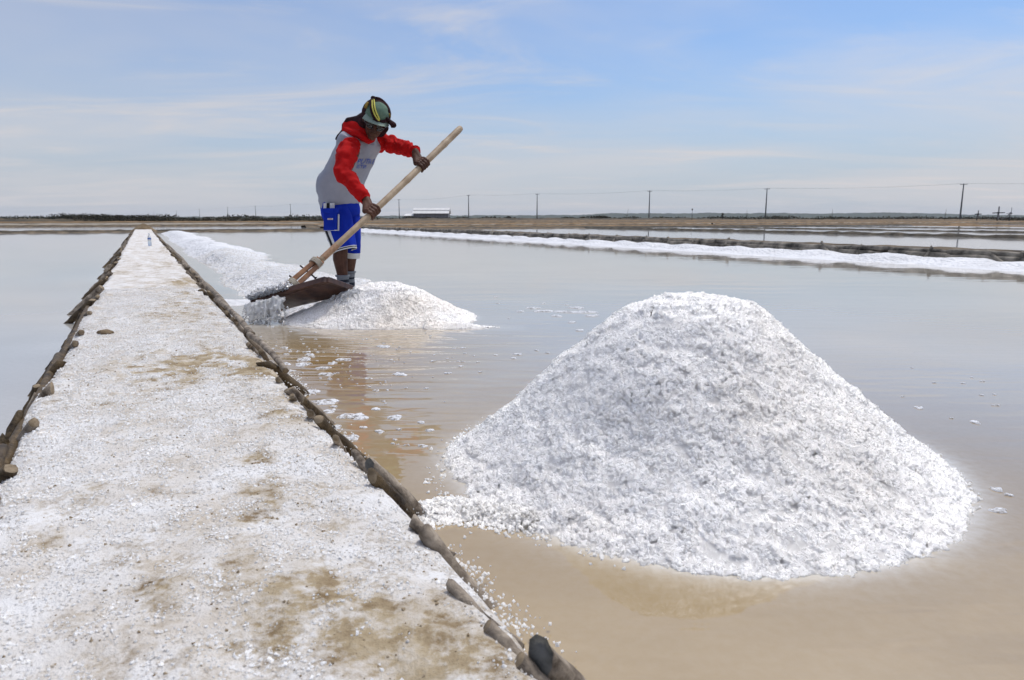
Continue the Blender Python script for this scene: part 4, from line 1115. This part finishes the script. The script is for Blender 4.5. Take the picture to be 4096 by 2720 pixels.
# cap: crown, patch, brim
cap = MB()
V = []; F = []; na, nr = 40, 14
for i in range(nr+1):
    th_ = (math.pi/2)*i/nr
    for k in range(na):
        a = 2*math.pi*k/na
        V.append(hd(-.006 + .104*math.sin(th_)*math.cos(a), .050 + .096*math.cos(th_)**.8 + .006*float(vnoise(np.array([math.sin(th_)*math.cos(a)*3, math.sin(th_)*math.sin(a)*3, 1.0]), 3)), (.089 + .006*math.sin(a*3 + i))*math.sin(th_)*math.sin(a)))
F = [(i*na+k, i*na+(k+1) % na, (i+1)*na+(k+1) % na, (i+1)*na+k) for i in range(nr) for k in range(na)]
cap.add(V, F); capo = cap.build('cap', [M_GREEN], person)
mb = MB(); V = []; F = []; nb = 20
for layer in (0, 1):
    for j in range(5):
        for k in range(nb+1):
            a = -1.12 + 2.24*k/nb; f = j/4
            rad_f = .098 + f*.062*math.cos(a*.62); 
            V.append(hd(-.006 + rad_f*math.cos(a)*1.0, .058 - .010*f - .028*(math.sin(a)**2)*f - .003*layer, .089*math.sin(a)*(1 + .22*f)))
W = nb+1
for layer in (0, 1):
    o_ = layer*5*W
    for j in range(4):
        for k in range(nb):
            q = (o_+j*W+k, o_+j*W+k+1, o_+(j+1)*W+k+1, o_+(j+1)*W+k); F.append(q if layer else q[::-1])
for k in range(nb): F.append((4*W+k, 4*W+k+1, 9*W+k+1, 9*W+k))
mb.add(V, F); mb.build('brim', [M_BRIM], capo)
mb = MB(); V = []; F = []
for i in range(6):
    for k in range(7):
        th_ = .95 + .42*i/5; a = -.28 + .62*k/6
        V.append(hd(-.006 + .106*math.sin(th_)*math.cos(a), .045 + .084*math.cos(th_), .091*math.sin(th_)*math.sin(a)))
F = [(i*7+k, i*7+k+1, (i+1)*7+k+1, (i+1)*7+k) for i in range(5) for k in range(6)]
mb.add(V, F); mb.build('cap_patch', [M_BROWNPATCH], capo)
# scarf: over the back of the head, framing the cap, down the neck and back
sc_ = MB()
sc_.ellipsoid(hd(-.050, .040, 0), (HS, HF, HU), (.108, .096, .112), 20)
sc_.capsule(hd(-.06, -.02, .02), .085, atY(1440, 500, 5.38), .070); sc_.capsule(hd(-.02, -.035, -.082), .030, hd(-.05, -.08, -.06), .045); sc_.capsule(hd(-.02, -.035, .082), .030, hd(-.05, -.08, .06), .045)
sc_.capsule(atY(1440, 482, 5.36), .040, atY(1395, 484, 5.38), .026); sc_.capsule(atY(1395, 484, 5.38), .028, atY(1376, 505, 5.42), .018)
sc_.capsule(atY(1376, 520, 5.40), .016, atY(1357, 545, 5.40), .018); sc_.capsule(atY(1357, 545, 5.40), .020, atY(1346, 556, 5.40), .012); sc_.capsule(atY(1376, 500, 5.42), .018, atY(1374, 524, 5.42), .016)
scarf = sc_.remeshed('scarf', [M_SCARF], .006, 4, person)
# front roll of the scarf over the cap, its yellow stripes and the knotted tail, laid on the cap's surface
def on_cap(x, y, k):
    c = hd(-.006, .050, 0); d = ray(x, y).normalized(); o_ = Vector((0, 0, CAMH)) - c
    ax_ = ((HF, .104*k), (HS, .089*k), (HU, .090*k))
    A = sum((d.dot(v)/r)**2 for v, r in ax_); B = sum(d.dot(v)*o_.dot(v)/r**2 for v, r in ax_); C_ = sum((o_.dot(v)/r)**2 for v, r in ax_) - 1
    disc = B*B - A*C_; tt = (-B - math.sqrt(disc))/A if disc > 0 else -B/A
    return Vector((0, 0, CAMH)) + d*tt
def strip(name, pts, k, r, mat, par):
    C = catmull([tuple(on_cap(x, y, k)) for x, y in pts], 14); mb = MB(); mb.tube([Vector(c) for c in C], [r*(.5 if i in (0, 13) else 1) for i in range(14)], 8); return mb.build(name, [mat], par)
strip('scarf_edge', [(1489, 396), (1489, 425), (1494, 450), (1503, 470), (1516, 486)], 1.08, .020, M_SCARF, scarf)
strip('scarf_edge', [(1497, 393), (1520, 398), (1542, 418), (1555, 445), (1557, 474)], 1.06, .013, M_SCARF, scarf)
strip('scarf_edge', [(1466, 478), (1485, 482), (1505, 486), (1528, 488), (1552, 480)], 1.05, .0135, M_SCARF, scarf)
strip('stripe', [(1488, 400), (1489, 426), (1496, 452), (1507, 472), (1518, 484)], 1.27, .0052, M_SCARFY, scarf)
strip('stripe', [(1496, 397), (1498, 424), (1504, 447), (1512, 465), (1519, 480)], 1.25, .0052, M_SCARFY, scarf)
mb = MB(); tl = [on_cap(1548, 478, 1.05), on_cap(1556, 484, 1.1), atY(1574, 500, 5.18)]
mb.capsule(tl[0], .018, tl[1], .018); mb.capsule(tl[1], .016, tl[2], .022); mb.capsule(tl[2], .021, atY(1568, 507, 5.19), .010); mb.capsule(tl[2], .014, atY(1583, 502, 5.18), .007)
mb.remeshed('knot_tail', [M_SCARF], .005, 2, scarf)
mb = MB(); mb.capsule(on_cap(1492, 393, 1.12), .018, on_cap(1497, 395, 1.1) + Vector((.01, .02, 0)), .016); mb.remeshed('knot', [M_SCARF], .005, 1, scarf)
strip('printed_spot', [(1472, 410), (1466, 420), (1462, 432)], 1.2, .012, M_OCHRE, scarf)
strip('printed_spot', [(1556, 455), (1560, 468)], 1.1, .009, M_OCHRE, scarf)
# glasses
gl = thing('glasses', '', ''); del gl['label']; del gl['category']; gl.parent = person
for sg in (-1, 1):
    mb = MB(); mb.ellipsoid(hd(.088, -.003, sg*.034), (HS, HU, HF), (.026, .017, .006), 14); mb.build('lens', [M_LENS], gl)
    mb = MB(); mb.tube([hd(.092, -.003 + .017*math.sin(a_), sg*.034 + .026*math.cos(a_)) for a_ in [2*math.pi*j/18 for j in range(19)]], .0025, 6, cap=False); mb.build('rim', [M_RIM], gl)
    mb = MB(); mb.tube([hd(.088, .002, sg*.060), hd(.05, .004, sg*.079), hd(-.01, .004, sg*.082)], .0025, 6); mb.build('temple', [M_RIM], gl)

# ------------------------------------------------------------------ small things near by
# bottle on the walkway
s0, o0 = px_so(353, 567, .12); bp_ = SO(s0, .10, float(dike_z(np.array([s0]), np.array([.10]))[0]))
m, N, L_, b = new_mat('clear_plastic'); set_in(b, Base_Color=(0.86, 0.9, 0.93, 1), Roughness=0.12, IOR=1.45); b.inputs['Transmission Weight'].default_value = 0.75; M_PET = m
M_BLUELAB = simple('blue_bottle_label', (0.10, 0.17, 0.42), (0.16, 0.24, 0.5), 10, .5)
bottle = thing('water_bottle', 'clear plastic water bottle with a blue label standing on the walkway', 'bottle', tuple(bp_))
mb = MB(); mb.tube([(0, 0, 0), (0, 0, .01), (0, 0, .17), (0, 0, .22), (0, 0, .25), (0, 0, .275)], [.030, .038, .038, .030, .014, .013], 18); mb.build('body', [M_PET], bottle)
mb = MB(); mb.tube([(0, 0, .15), (0, 0, .185)], [.0395, .0380], 18, cap=False); mb.build('label', [M_BLUELAB], bottle)
mb = MB(); mb.tube([(0, 0, .272), (0, 0, .292)], .0155, 14); mb.build('cap', [M_PET], bottle)
bottle.scale = (.8, .8, .8)
# stone on the walkway
s0, o0 = px_so(243, 767, .125)
bmx = bmesh.new(); bmesh.ops.create_icosphere(bmx, subdivisions=3, radius=1)
for v in bmx.verts:
    k = 1 + .28*float(vnoise(np.array([v.co[:]])*1.7, 5)[0]) + .1*float(vnoise(np.array([v.co[:]])*4, 6)[0]); v.co = Vector((v.co.x*.034, v.co.y*.022, v.co.z*.014))*k
me = bpy.data.meshes.new('stone'); bmx.to_mesh(me); bmx.free(); me.materials.append(M_EARTH)
o = link('stone', me, label='small brown clod lying on the white walkway near its left edge', category='stone'); o.location = SO(s0, o0, .125)
# twig stuck in the top of the pile
tp = atY(2602, 1243, 1.66); tz = float(pile_h(np.array([tp.x]), np.array([tp.y]))[0])
mb = MB(); mb.tube([(tp.x, tp.y, tz - .01), (tp.x + .002, tp.y, tz + .010), (tp.x + .005, tp.y - .002, tz + .020)], [.0012, .0012, .0006], 5); mb.tube([(tp.x + .002, tp.y, tz + .010), (tp.x - .002, tp.y, tz + .017)], .0008, 5)
mb.build('twig', [M_STAKEWET], label='tiny dark twig sticking out near the top of the big salt pile', category='twig')
# mound of earth where the walkway meets the end bank
s0, o0 = 35.6, 0.05
mc = SO(s0, o0)
mh_ = lambda X, Y: 0.42*np.exp(-(np.hypot(X-mc.x, Y-mc.y)/0.42)**2) + 0.05*fbm(np.stack([X, Y], -1)*5, 3, 88) - .04
link('earth_mound', radial_mesh('earth_mound', (mc.x, mc.y), 1.0, mh_, M_EARTH, 20, 40, 0), label='small mound of brown earth at the far end of the walkway', category='mound')
# foam on the water
def foam():
    g = np.random.default_rng(9); V = []; F = []
    def blob(cx, cy, rx, ry, h):
        b = len(V); n = 18; ph = g.random(4)*6.28
        rings = [(1.0, 0), (.86, 1), (.5, 1.15)]
        for f, hh in rings:
            for k in range(n):
                a = 2*math.pi*k/n; w = 1 + .22*math.sin(2*a + ph[0]) + .16*math.sin(3*a + ph[1]) + .10*math.sin(5*a + ph[2])
                V.append((cx + rx*f*w*math.cos(a), cy + ry*f*w*math.sin(a), .0006 + h*hh*(1 + .3*math.sin(4*a + ph[3]))))
        for r in range(2):
            for k in range(n): F.append((b+r*n+k, b+r*n+(k+1) % n, b+(r+1)*n+(k+1) % n, b+(r+1)*n+k))
        V.append((cx, cy, .0006 + h*1.2)); c = len(V)-1
        for k in range(n): F.append((b+2*n+k, b+2*n+(k+1) % n, c, c))
    def at(x, y, w):       # photo px centre and width
        p = atZ(x, y); d = p.y*cp + CAMH*sp_; r = w/FS*d/2
        blob(p.x, p.y, r, r*g.uniform(.7, 1.1)*(0.04/max(r, .04))**.8, .002 + min(r, .05)*.05)
    z1 = [(1070, 535, 120), (960, 570, 85), (875, 612, 120), (905, 668, 125), (700, 580, 160), (710, 535, 150), (540, 575, 110), (560, 640, 120), (535, 430, 80), (550, 487, 50), (735, 468, 60), (830, 470, 40), (760, 493, 90),
          (790, 825, 150), (890, 920, 270), (930, 1000, 130), (1155, 1047, 240), (1000, 1140, 110), (1120, 1235, 160), (1520, 1057, 160), (1385, 1182, 85), (1350, 980, 85), (1565, 668, 130), (1420, 420, 120), (1355, 815, 60),
          (940, 713, 55), (1285, 706, 60), (1620, 790, 30), (1830, 1172, 75), (1770, 1312, 80), (1630, 1305, 50), (1525, 1255, 40), (1560, 1165, 50), (1760, 1100, 80), (1800, 795, 45), (1420, 910, 45), (1860, 550, 50), (1505, 1290, 35), (1545, 1300, 30), (1235, 1145, 60), (980, 958, 60), (1990, 660, 50), (690, 760, 80)]
    for x, y, w in z1: at(900 + x/2.24, 1200 + y/2.24, w/2.24)
    z3 = [(800, 152, 85), (870, 175, 130), (1110, 182, 300), (970, 210, 75), (1120, 150, 110), (1230, 208, 90), (875, 118, 35), (540, 118, 30), (520, 70, 30), (705, 178, 60), (1085, 257, 60), (1140, 315, 50), (685, 494, 65), (652, 523, 38), (520, 500, 34), (905, 484, 34), (170, 634, 50), (825, 465, 35), (280, 447, 40), (395, 552, 30), (295, 487, 28), (405, 625, 32), (280, 550, 30), (245, 547, 25), (215, 452, 22), (1040, 128, 30), (620, 228, 20), (35, 1058, 60), (1145, 320, 45), (265, 583, 35)]
    for x, y, w in z3: at(1700 + x/1.845, 1150 + y/1.845, w/1.845)
    z4 = [(857, 367, 38), (1106, 431, 42), (1197, 356, 32), (785, 318, 18), (1132, 311, 18), (1190, 308, 16), (1052, 258, 18), (923, 256, 16), (1137, 249, 22), (1090, 232, 14), (1000, 412, 14), (825, 190, 12), (1200, 728, 60), (1210, 822, 70), (1252, 753, 35)]
    for x, y, w in z4: at(2900 + x/1.1045, 1300 + y/1.1045, w/1.1045)
    for k in range(150):   # specks
        at(g.normal(1350, 210), g.normal(1430, 90), g.uniform(4, 13))
    me = bpy.data.meshes.new('foam'); me.from_pydata(V, [], [tuple(dict.fromkeys(f)) for f in F]); me.materials.append(M_FOAM)
    me.polygons.foreach_set('use_smooth', np.full(len(me.polygons), True)); me.update()
    link('foam', me, kind='stuff', label='white flecks of foam floating on the brine', category='foam')
M_FOAM = simple('foam', (0.70, 0.70, 0.70), (0.86, 0.86, 0.87), 200, 0.5, 0.5, 0.002)
_N = M_FOAM.node_tree.nodes; _L = M_FOAM.node_tree.links        # thin, ragged film
_t = _N.new('ShaderNodeBsdfTransparent'); _mx = _N.new('ShaderNodeMixShader')
_n = noise_node(_N, _L, 70, 4, 0.7, coords(_N, _L)); _r = _N.new('ShaderNodeMapRange'); _r.inputs['From Min'].default_value = 0.36; _r.inputs['From Max'].default_value = 0.56
_L.new(_n.outputs[0], _r.inputs[0]); _L.new(_r.outputs[0], _mx.inputs[0]); _L.new(_t.outputs[0], _mx.inputs[1]); _L.new(_N['Principled BSDF'].outputs[0], _mx.inputs[2])
_L.new(_mx.outputs[0], [q for q in _N if q.type == 'OUTPUT_MATERIAL'][0].inputs[0])
foam()

# ------------------------------------------------------------------ power line
M_POLE = simple('grey_concrete_pole', (0.10, 0.11, 0.12), (0.18, 0.19, 0.20), 3, 0.9, .2)
M_WIRE = simple('power_wire', (0.10, 0.10, 0.11), (0.15, 0.15, 0.16), 3, 0.6, .1)
PHGT = 9.0
POLES = [(3838, 740), (3060, 758), (2595, 767), (2148, 779), (1875, 784), (1598, 801), (1165, 819), (1025, 826), (914, 831), (801, 838), (709, 845), (619, 849), (540, 853), (470, 855), (428, 857), (380, 859)]
ORD = ['first', 'second', 'third', 'fourth', 'fifth', 'sixth', 'seventh', 'eighth', 'ninth', 'tenth', 'eleventh', 'twelfth', 'thirteenth', 'fourteenth', 'fifteenth', 'sixteenth']
proto = None; tops = []
for i, (x, ytop) in enumerate(POLES):
    d = (PHGT - CAMH)*FS/(873 - ytop)
    p = Vector(((x - CXS)/FS*d*.986, d, 0))
    if proto is None:
        t = thing('utility_pole', '', 'utility pole', (0, 0, 0), 'utility poles along the horizon')
        mb = MB(); mb.tube([(0, 0, -.5), (0, 0, 4.5), (0, 0, 9.0)], [.21, .17, .12], 10); mb.build('post', [M_POLE], t)
        mb = MB(); mb.box((0, 0, 8.75), (.75, .06, .06)); mb.build('crossarm', [M_POLE], t, False)
        for q in (-.68, 0, .68):
            mb = MB(); mb.tube([(q, 0, 8.8), (q, 0, 8.95), (q, 0, 9.02)], [.035, .05, .02], 8); mb.build('insulator', [M_POLE], t)
        proto = t; o = t
    else:
        o = proto.copy(); COL.objects.link(o)
        for ch in proto.children:
            c = ch.copy(); COL.objects.link(c); c.parent = o
    o.location = p; o.rotation_euler = (0, 0, math.radians(-35))
    where = {0: 'tallest grey utility pole, beside the windmills at the right', 3: 'grey utility pole standing over the middle of the picture, right of the shed',
             4: 'grey utility pole just right of the shed', 5: 'grey utility pole just left of the shed, beside the rake handle', 6: 'first grey utility pole to the left of the worker'}.get(i)
    o['label'] = where or (f'{ORD[i]} grey utility pole counted from the right edge of the picture')
    tops.append(p)
for off in (-.68, .68):
    mb = MB(); P = []
    dvec = Vector((math.cos(math.radians(-35)), math.sin(math.radians(-35)), 0))*off
    ext = [tops[0] + (tops[0] - tops[1])*1.2] + tops
    for a, b_ in zip(ext[:-1], ext[1:]):
        L = (b_-a).length
        for k in range(8):
            f = k/8; P.append(a.lerp(b_, f) + dvec + Vector((0, 0, 9.0 - 4*f*(1-f)*min(1.0, L*.011))))
    P.append(ext[-1] + dvec + Vector((0, 0, 9.0)))
    mb.tube(P, .010, 4); mb.build('power_wire', [M_WIRE], label='thin wire strung along the utility poles, ' + ('far side' if off > 0 else 'near side') + ' of the crossarms', category='wire', group='wires on the utility poles')

# ------------------------------------------------------------------ shed, windmills, scrub
M_ROOF = simple('pale_metal_roof', (0.66, 0.65, 0.62), (0.78, 0.77, 0.74), .8, .6, .2, .02, (1, 1, 1))
M_SHEDW = simple('grey_shed_wall', (0.17, 0.17, 0.18), (0.25, 0.25, 0.26), .8, .9, .2)
D = 262.0
def shed():
    x0, x1 = (1655-CXS)/FS*D*.986, (1793-CXS)/FS*D*.986; w = x1-x0; dep = 7.0
    t = thing('storage_shed', 'long low storage shed with a pale metal roof on the horizon', 'shed', ((x0+x1)/2, D, 0))
    mb = MB(); mb.box((0, dep/2, 1.0), (w/2, dep/2, 1.25)); mb.build('wall', [M_SHEDW], t, False)
    for k in range(12):
        mb = MB(); mb.box((-w/2 + w*(k+.5)/12, -.06, 1.0), (.07, .05, 1.2)); mb.build('wall_post', [M_POLE], t, False)
    for sg in (0, 1):
        mb = MB(); y0, y1 = (-.5, dep/2) if sg == 0 else (dep+.5, dep/2)
        V = [(-w/2-.4, y0, 2.2), (w/2+.4, y0, 2.2), (w/2+.4, y1, 4.25), (-w/2-.4, y1, 4.25)]
        V += [(a, b_, c+.12) for a, b_, c in V]
        mb.add(V, [(0,1,2,3)[::-1], (4,5,6,7), (0,1,5,4), (1,2,6,5), (2,3,7,6), (3,0,4,7)]); r = mb.build('roof', [M_ROOF], t, False)
        if sg == 0:
            mb = MB(); mb.box((0, 1.45, 3.46), (w/2+.3, .05, .10)); mb.build('roof_seam', [M_ROOF], r, False)
    for sg in (-1, 1):
        mb = MB(); V = [(sg*w/2, 0, 2.25), (sg*w/2, dep, 2.25), (sg*w/2, dep/2, 4.2)]; V += [(a-sg*.15, b_, c) for a, b_, c in V]
        mb.add(V, [(0,1,2), (3,5,4), (0,3,4,1), (1,4,5,2), (2,5,3,0)]); mb.build('gable', [M_SHEDW], t, False)
    lx = -w/2 - 1.75
    mb = MB(); mb.box((lx, 2.5, .55), (1.7, 2.2, .75)); mb.build('lean_to_wall', [M_SHEDW], t, False)
    mb = MB(); V = [(lx-1.9, -.2, 1.35), (lx+1.73, -.2, 1.35), (lx+1.73, 5, 2.1), (lx-1.9, 5, 2.1)]; V += [(a, b_, c+.1) for a, b_, c in V]
    mb.add(V, [(3,2,1,0), (4,5,6,7), (0,1,5,4), (1,2,6,5), (2,3,7,6), (3,0,4,7)]); mb.build('lean_to_roof', [M_ROOF], t, False)
shed()
M_MILL = simple('dark_mill_timber', (0.03, 0.03, 0.035), (0.07, 0.07, 0.08), 3, .9, .2)
M_MILLP = simple('weathered_sail', (0.20, 0.20, 0.21), (0.30, 0.30, 0.31), 3, .9, .2)
def windmill(x, yhub, half, rot, dist, label, yaw):
    s_ = dist/FS; z = CAMH + (873-yhub)*s_; R = half*s_
    t = thing('windmill', label, 'windmill', ((x-CXS)*s_*.986, dist, 0), 'windmills on the salt pans'); t.rotation_euler = (0, 0, yaw)
    mb = MB(); mb.tube([(0, 0, -.1), (0, 0, z)], [.09, .06], 8); mb.build('mast', [M_MILL], t)
    for q in ((1.6, .6), (.9, 1.4)):
        mb = MB(); mb.tube([(q[0]*z/1.6, q[1]*z/1.6, -.05), (0, .05, z*.93)], .045, 6); mb.build('leg', [M_MILLP], t)
    mb = MB(); mb.box((0, -.12, z), (.13, .16, .13)); mb.tube([(0, 0, z), (.5, .5, z-.08)], .035, 6); mb.build('hub', [M_MILL], t, False)
    for k in range(4):
        a = rot + math.pi/2*k; c, sn = math.cos(a), math.sin(a); mb = MB()
        tw = Matrix.Rotation(a, 3, 'Y')
        Rm_ = Matrix(((c, 0, -sn), (0, 1, 0), (sn, 0, c)))
        mb.box((c*R*.55, -.2, z + sn*R*.55), (R*.46, .03, .085 if k % 2 == 0 else .12), Rm_)
        mb.build('blade', [M_MILL if k % 2 == 0 else M_MILLP], t, False)
windmill(3906, 858, 14, .02, 150, 'leftmost and smallest of the three windmills at the right horizon', 0.1)
windmill(3987, 853, 24, .03, 135, 'largest windmill, with dark level blades, middle one at the right horizon', 0.0)
windmill(4035, 854, 22, .08, 140, 'rightmost windmill, turned nearly edge-on, at the right horizon', 1.1)

M_LEAFD = random_island_mat('dry_scrub_leaf', [(0, (0.025, 0.025, 0.018)), (.6, (0.06, 0.058, 0.036)), (1, (0.11, 0.09, 0.06))], .9, .1)
M_TWIG = simple('scrub_twig', (0.03, 0.024, 0.018), (0.06, 0.05, 0.04), 3, .9, .1)
def leaf_cloud(P, size, seed):
    g = np.random.default_rng(seed); n = len(P)
    d = g.normal(size=(n, 3)); d /= np.linalg.norm(d, axis=1)[:, None]; e = np.cross(d, g.normal(size=(n, 3))); e /= np.linalg.norm(e, axis=1)[:, None]
    s_ = np.asarray(size)[:, None]
    V = np.stack([P - d*s_, P + e*s_*.45, P + d*s_, P - e*s_*.45], 1).reshape(-1, 3)
    return V, np.arange(n*4).reshape(-1, 4)
def bush(name, x, y_top, w_px, dist, label, cat='bush', n=420, seed=1, tree=False):
    g = np.random.default_rng(seed); s_ = dist/FS; H = CAMH + (873-y_top)*s_; R = w_px*s_/2
    t = thing(name, label, cat, ((x-CXS)*s_*.986, dist, 0), 'scrub along the horizon')
    mb = MB(); ends = []
    for k in range(6):
        a = g.random()*6.28; e = Vector((math.cos(a)*R*.6*g.random(), math.sin(a)*R*.5*g.random(), H*g.uniform(.55, .9)))
        mb.tube([(0, 0, -.1), tuple(e*.5 + Vector((g.normal()*.05, 0, 0))), tuple(e)], [.07*H/2, .05*H/2, .015*H/2], 5); ends.append(e)
    mb.build('trunk', [M_TWIG], t)
    C = [e for e in ends] + [Vector((g.normal()*R*.4, g.normal()*R*.3, H*g.uniform(.35, .85))) for _ in range(5)]
    P = []
    for c in C:
        rr_ = R*g.uniform(.28, .5); q = g.normal(size=(n//len(C), 3)); q /= np.linalg.norm(q, axis=1)[:, None]; q *= (g.random(len(q))**.4)[:, None]
        P.append(np.array(c) + q*np.array([rr_, rr_, min(rr_, H*.22)]))
    P = np.vstack(P); P[:, 2] = np.clip(P[:, 2], .02, H)
    V, F = leaf_cloud(P, g.uniform(.09, .22, len(P))*H/1.6, seed)
    link('crown', mesh_np('crown', V, F, [M_LEAFD], False), t)
bush('shrub', 610/1.0*0 + 212, 866, 52, 120, 'rounded dark shrub standing alone left of the long thicket', seed=2)
bush('shrub', 296, 861, 70, 120, 'tallest dark shrub at the left end of the long thicket', n=600, seed=3)
bush('shrub', 20, 875, 40, 120, 'low dark shrub at the left edge of the picture', seed=4)
bush('shrub', 103, 877, 26, 120, 'small shrub between the left edge and the lone rounded shrub', seed=5)
bush('shrub', 475, 862, 64, 120, 'dark shrub rising from the middle of the thicket above the walkway', n=560, seed=6)
bush('shrub', 780, 868, 24, 120, 'first sparse little shrub right of the thicket', seed=7, n=160)
bush('shrub', 828, 866, 34, 120, 'second sparse little shrub right of the thicket', seed=8, n=200)
bush('shrub', 935, 866, 60, 120, 'wide sparse shrub between two poles left of the worker', seed=9, n=260)
bush('shrub', 1150, 867, 60, 120, 'shrub behind the worker, just left of the shorts', seed=10, n=360)
bush('shrub', 2888, 853, 13, 165, 'small green tree by itself right of centre on the horizon', 'tree', seed=11, n=160)
bush('shrub', 2410, 864, 60, 180, 'low broad bush left of the middle-right pole', seed=12)
bush('shrub', 3110, 866, 80, 170, 'low broad bush at the foot of the second pole from the right', seed=13)
bush('shrub', 3420, 872, 60, 160, 'low bush midway between the two rightmost poles', seed=14)
def belt(name, label, x0, x1, dist, hfun, n, seed, jitter=7):
    g = np.random.default_rng(seed); s_ = dist/FS
    x = g.uniform(x0, x1, n); H = np.maximum(hfun(x), 1)*s_ + CAMH
    H = H*(0.95 + 0.55*vnoise(np.stack([x*.03, x*0], -1), seed) + .28*vnoise(np.stack([x*.17, x*0], -1), seed+1))
    z = np.maximum(H, .3)*g.random(n)**.75
    yy = dist + g.uniform(-jitter, jitter, n)
    P = np.stack([(x-CXS)*s_*.986, yy, z], -1)
    V, F = leaf_cloud(P, g.uniform(.12, .34, n)*(dist/240)**.7, seed)
    link(name, mesh_np(name, V, F, [M_LEAFD], False), kind='stuff', label=label, category='thicket')
belt('thicket', 'long dark thicket of scrub along the left horizon', 250, 700, 122, lambda x: np.interp(x, [250, 300, 330, 480, 560, 700], [5, 8, 6, 8, 6, 2]), 12000, 31)
belt('thicket', 'low scrub along the horizon behind the worker and to the far left', -150, 1500, 124, lambda x: np.interp(x, [-150, 60, 130, 200, 700, 760, 900, 1320, 1450], [2.5, 1.5, 1, 1.5, 2, 1, 2.5, 3, 1.5]), 14000, 32)
belt('thicket', 'thin dark line of scrub along the right horizon', 1400, 4300, 190, lambda x: np.interp(x, [1400, 2300, 2350, 2480, 2600, 3100, 3250, 3800, 4300], [1, 1.5, 4, 3, 1.5, 4, 2, 2.5, 2.5]), 20000, 33)
# thin bare sticks and a post on the pans
for k, (x, yt, yb, lean, dist, lb) in enumerate([(2505, 838, 870, 6, 170, 'bare forked stick on the horizon left of the middle-right pole'), (2767, 840, 872, 0, 160, 'thin stick with a dark knob on the horizon right of centre'), (2988, 842, 872, -3, 160, 'thin branching stick left of the second pole from the right'),
                                    (3325, 838, 872, 2, 160, 'thin bare stick midway between the two rightmost poles'), (3775, 840, 878, 5, 150, 'slanting thin stick just left of the tallest pole'), (2849, 892, 908, 0, 62, 'short dark post standing on the bank right of centre')]):
    s_ = dist/FS; mb = MB(); z = CAMH + (873-yt)*s_; X = (x-CXS)*s_*.986
    mb.tube([(X, dist, -.05), (X + lean*s_*.5, dist, z*.5), (X + lean*s_, dist, z)], [.05 if dist > 100 else .09, .04 if dist > 100 else .09, .02 if dist > 100 else .08], 6)
    if k == 1: mb.ellipsoid((X, dist, z), ((1,0,0), (0,1,0), (0,0,1)), (.18, .18, .22), 8)
    if k in (0, 2): mb.tube([(X + lean*s_*.3, dist, z*.35), (X - .5, dist, z*.62)], [.04, .015], 5)
    mb.build('stick' if k < 5 else 'post', [M_TWIG], label=lb, category='stick' if k < 5 else 'post')

# ------------------------------------------------------------------ air
m = bpy.data.materials.new('haze_air'); m.use_nodes = True; N = m.node_tree.nodes; L_ = m.node_tree.links
for nn in list(N):
    if nn.type != 'OUTPUT_MATERIAL': N.remove(nn)
pv = N.new('ShaderNodeVolumePrincipled'); pv.inputs['Color'].default_value = (0.78, 0.87, 1.0, 1); pv.inputs['Density'].default_value = 0.00010; pv.inputs['Anisotropy'].default_value = 0.0
L_.new(pv.outputs[0], [x for x in N if x.type == 'OUTPUT_MATERIAL'][0].inputs['Volume'])
mb = MB(); mb.box((0, 1950, 15), (4000, 2050, 17)); mb.build('haze', [m], None, False, kind='stuff')
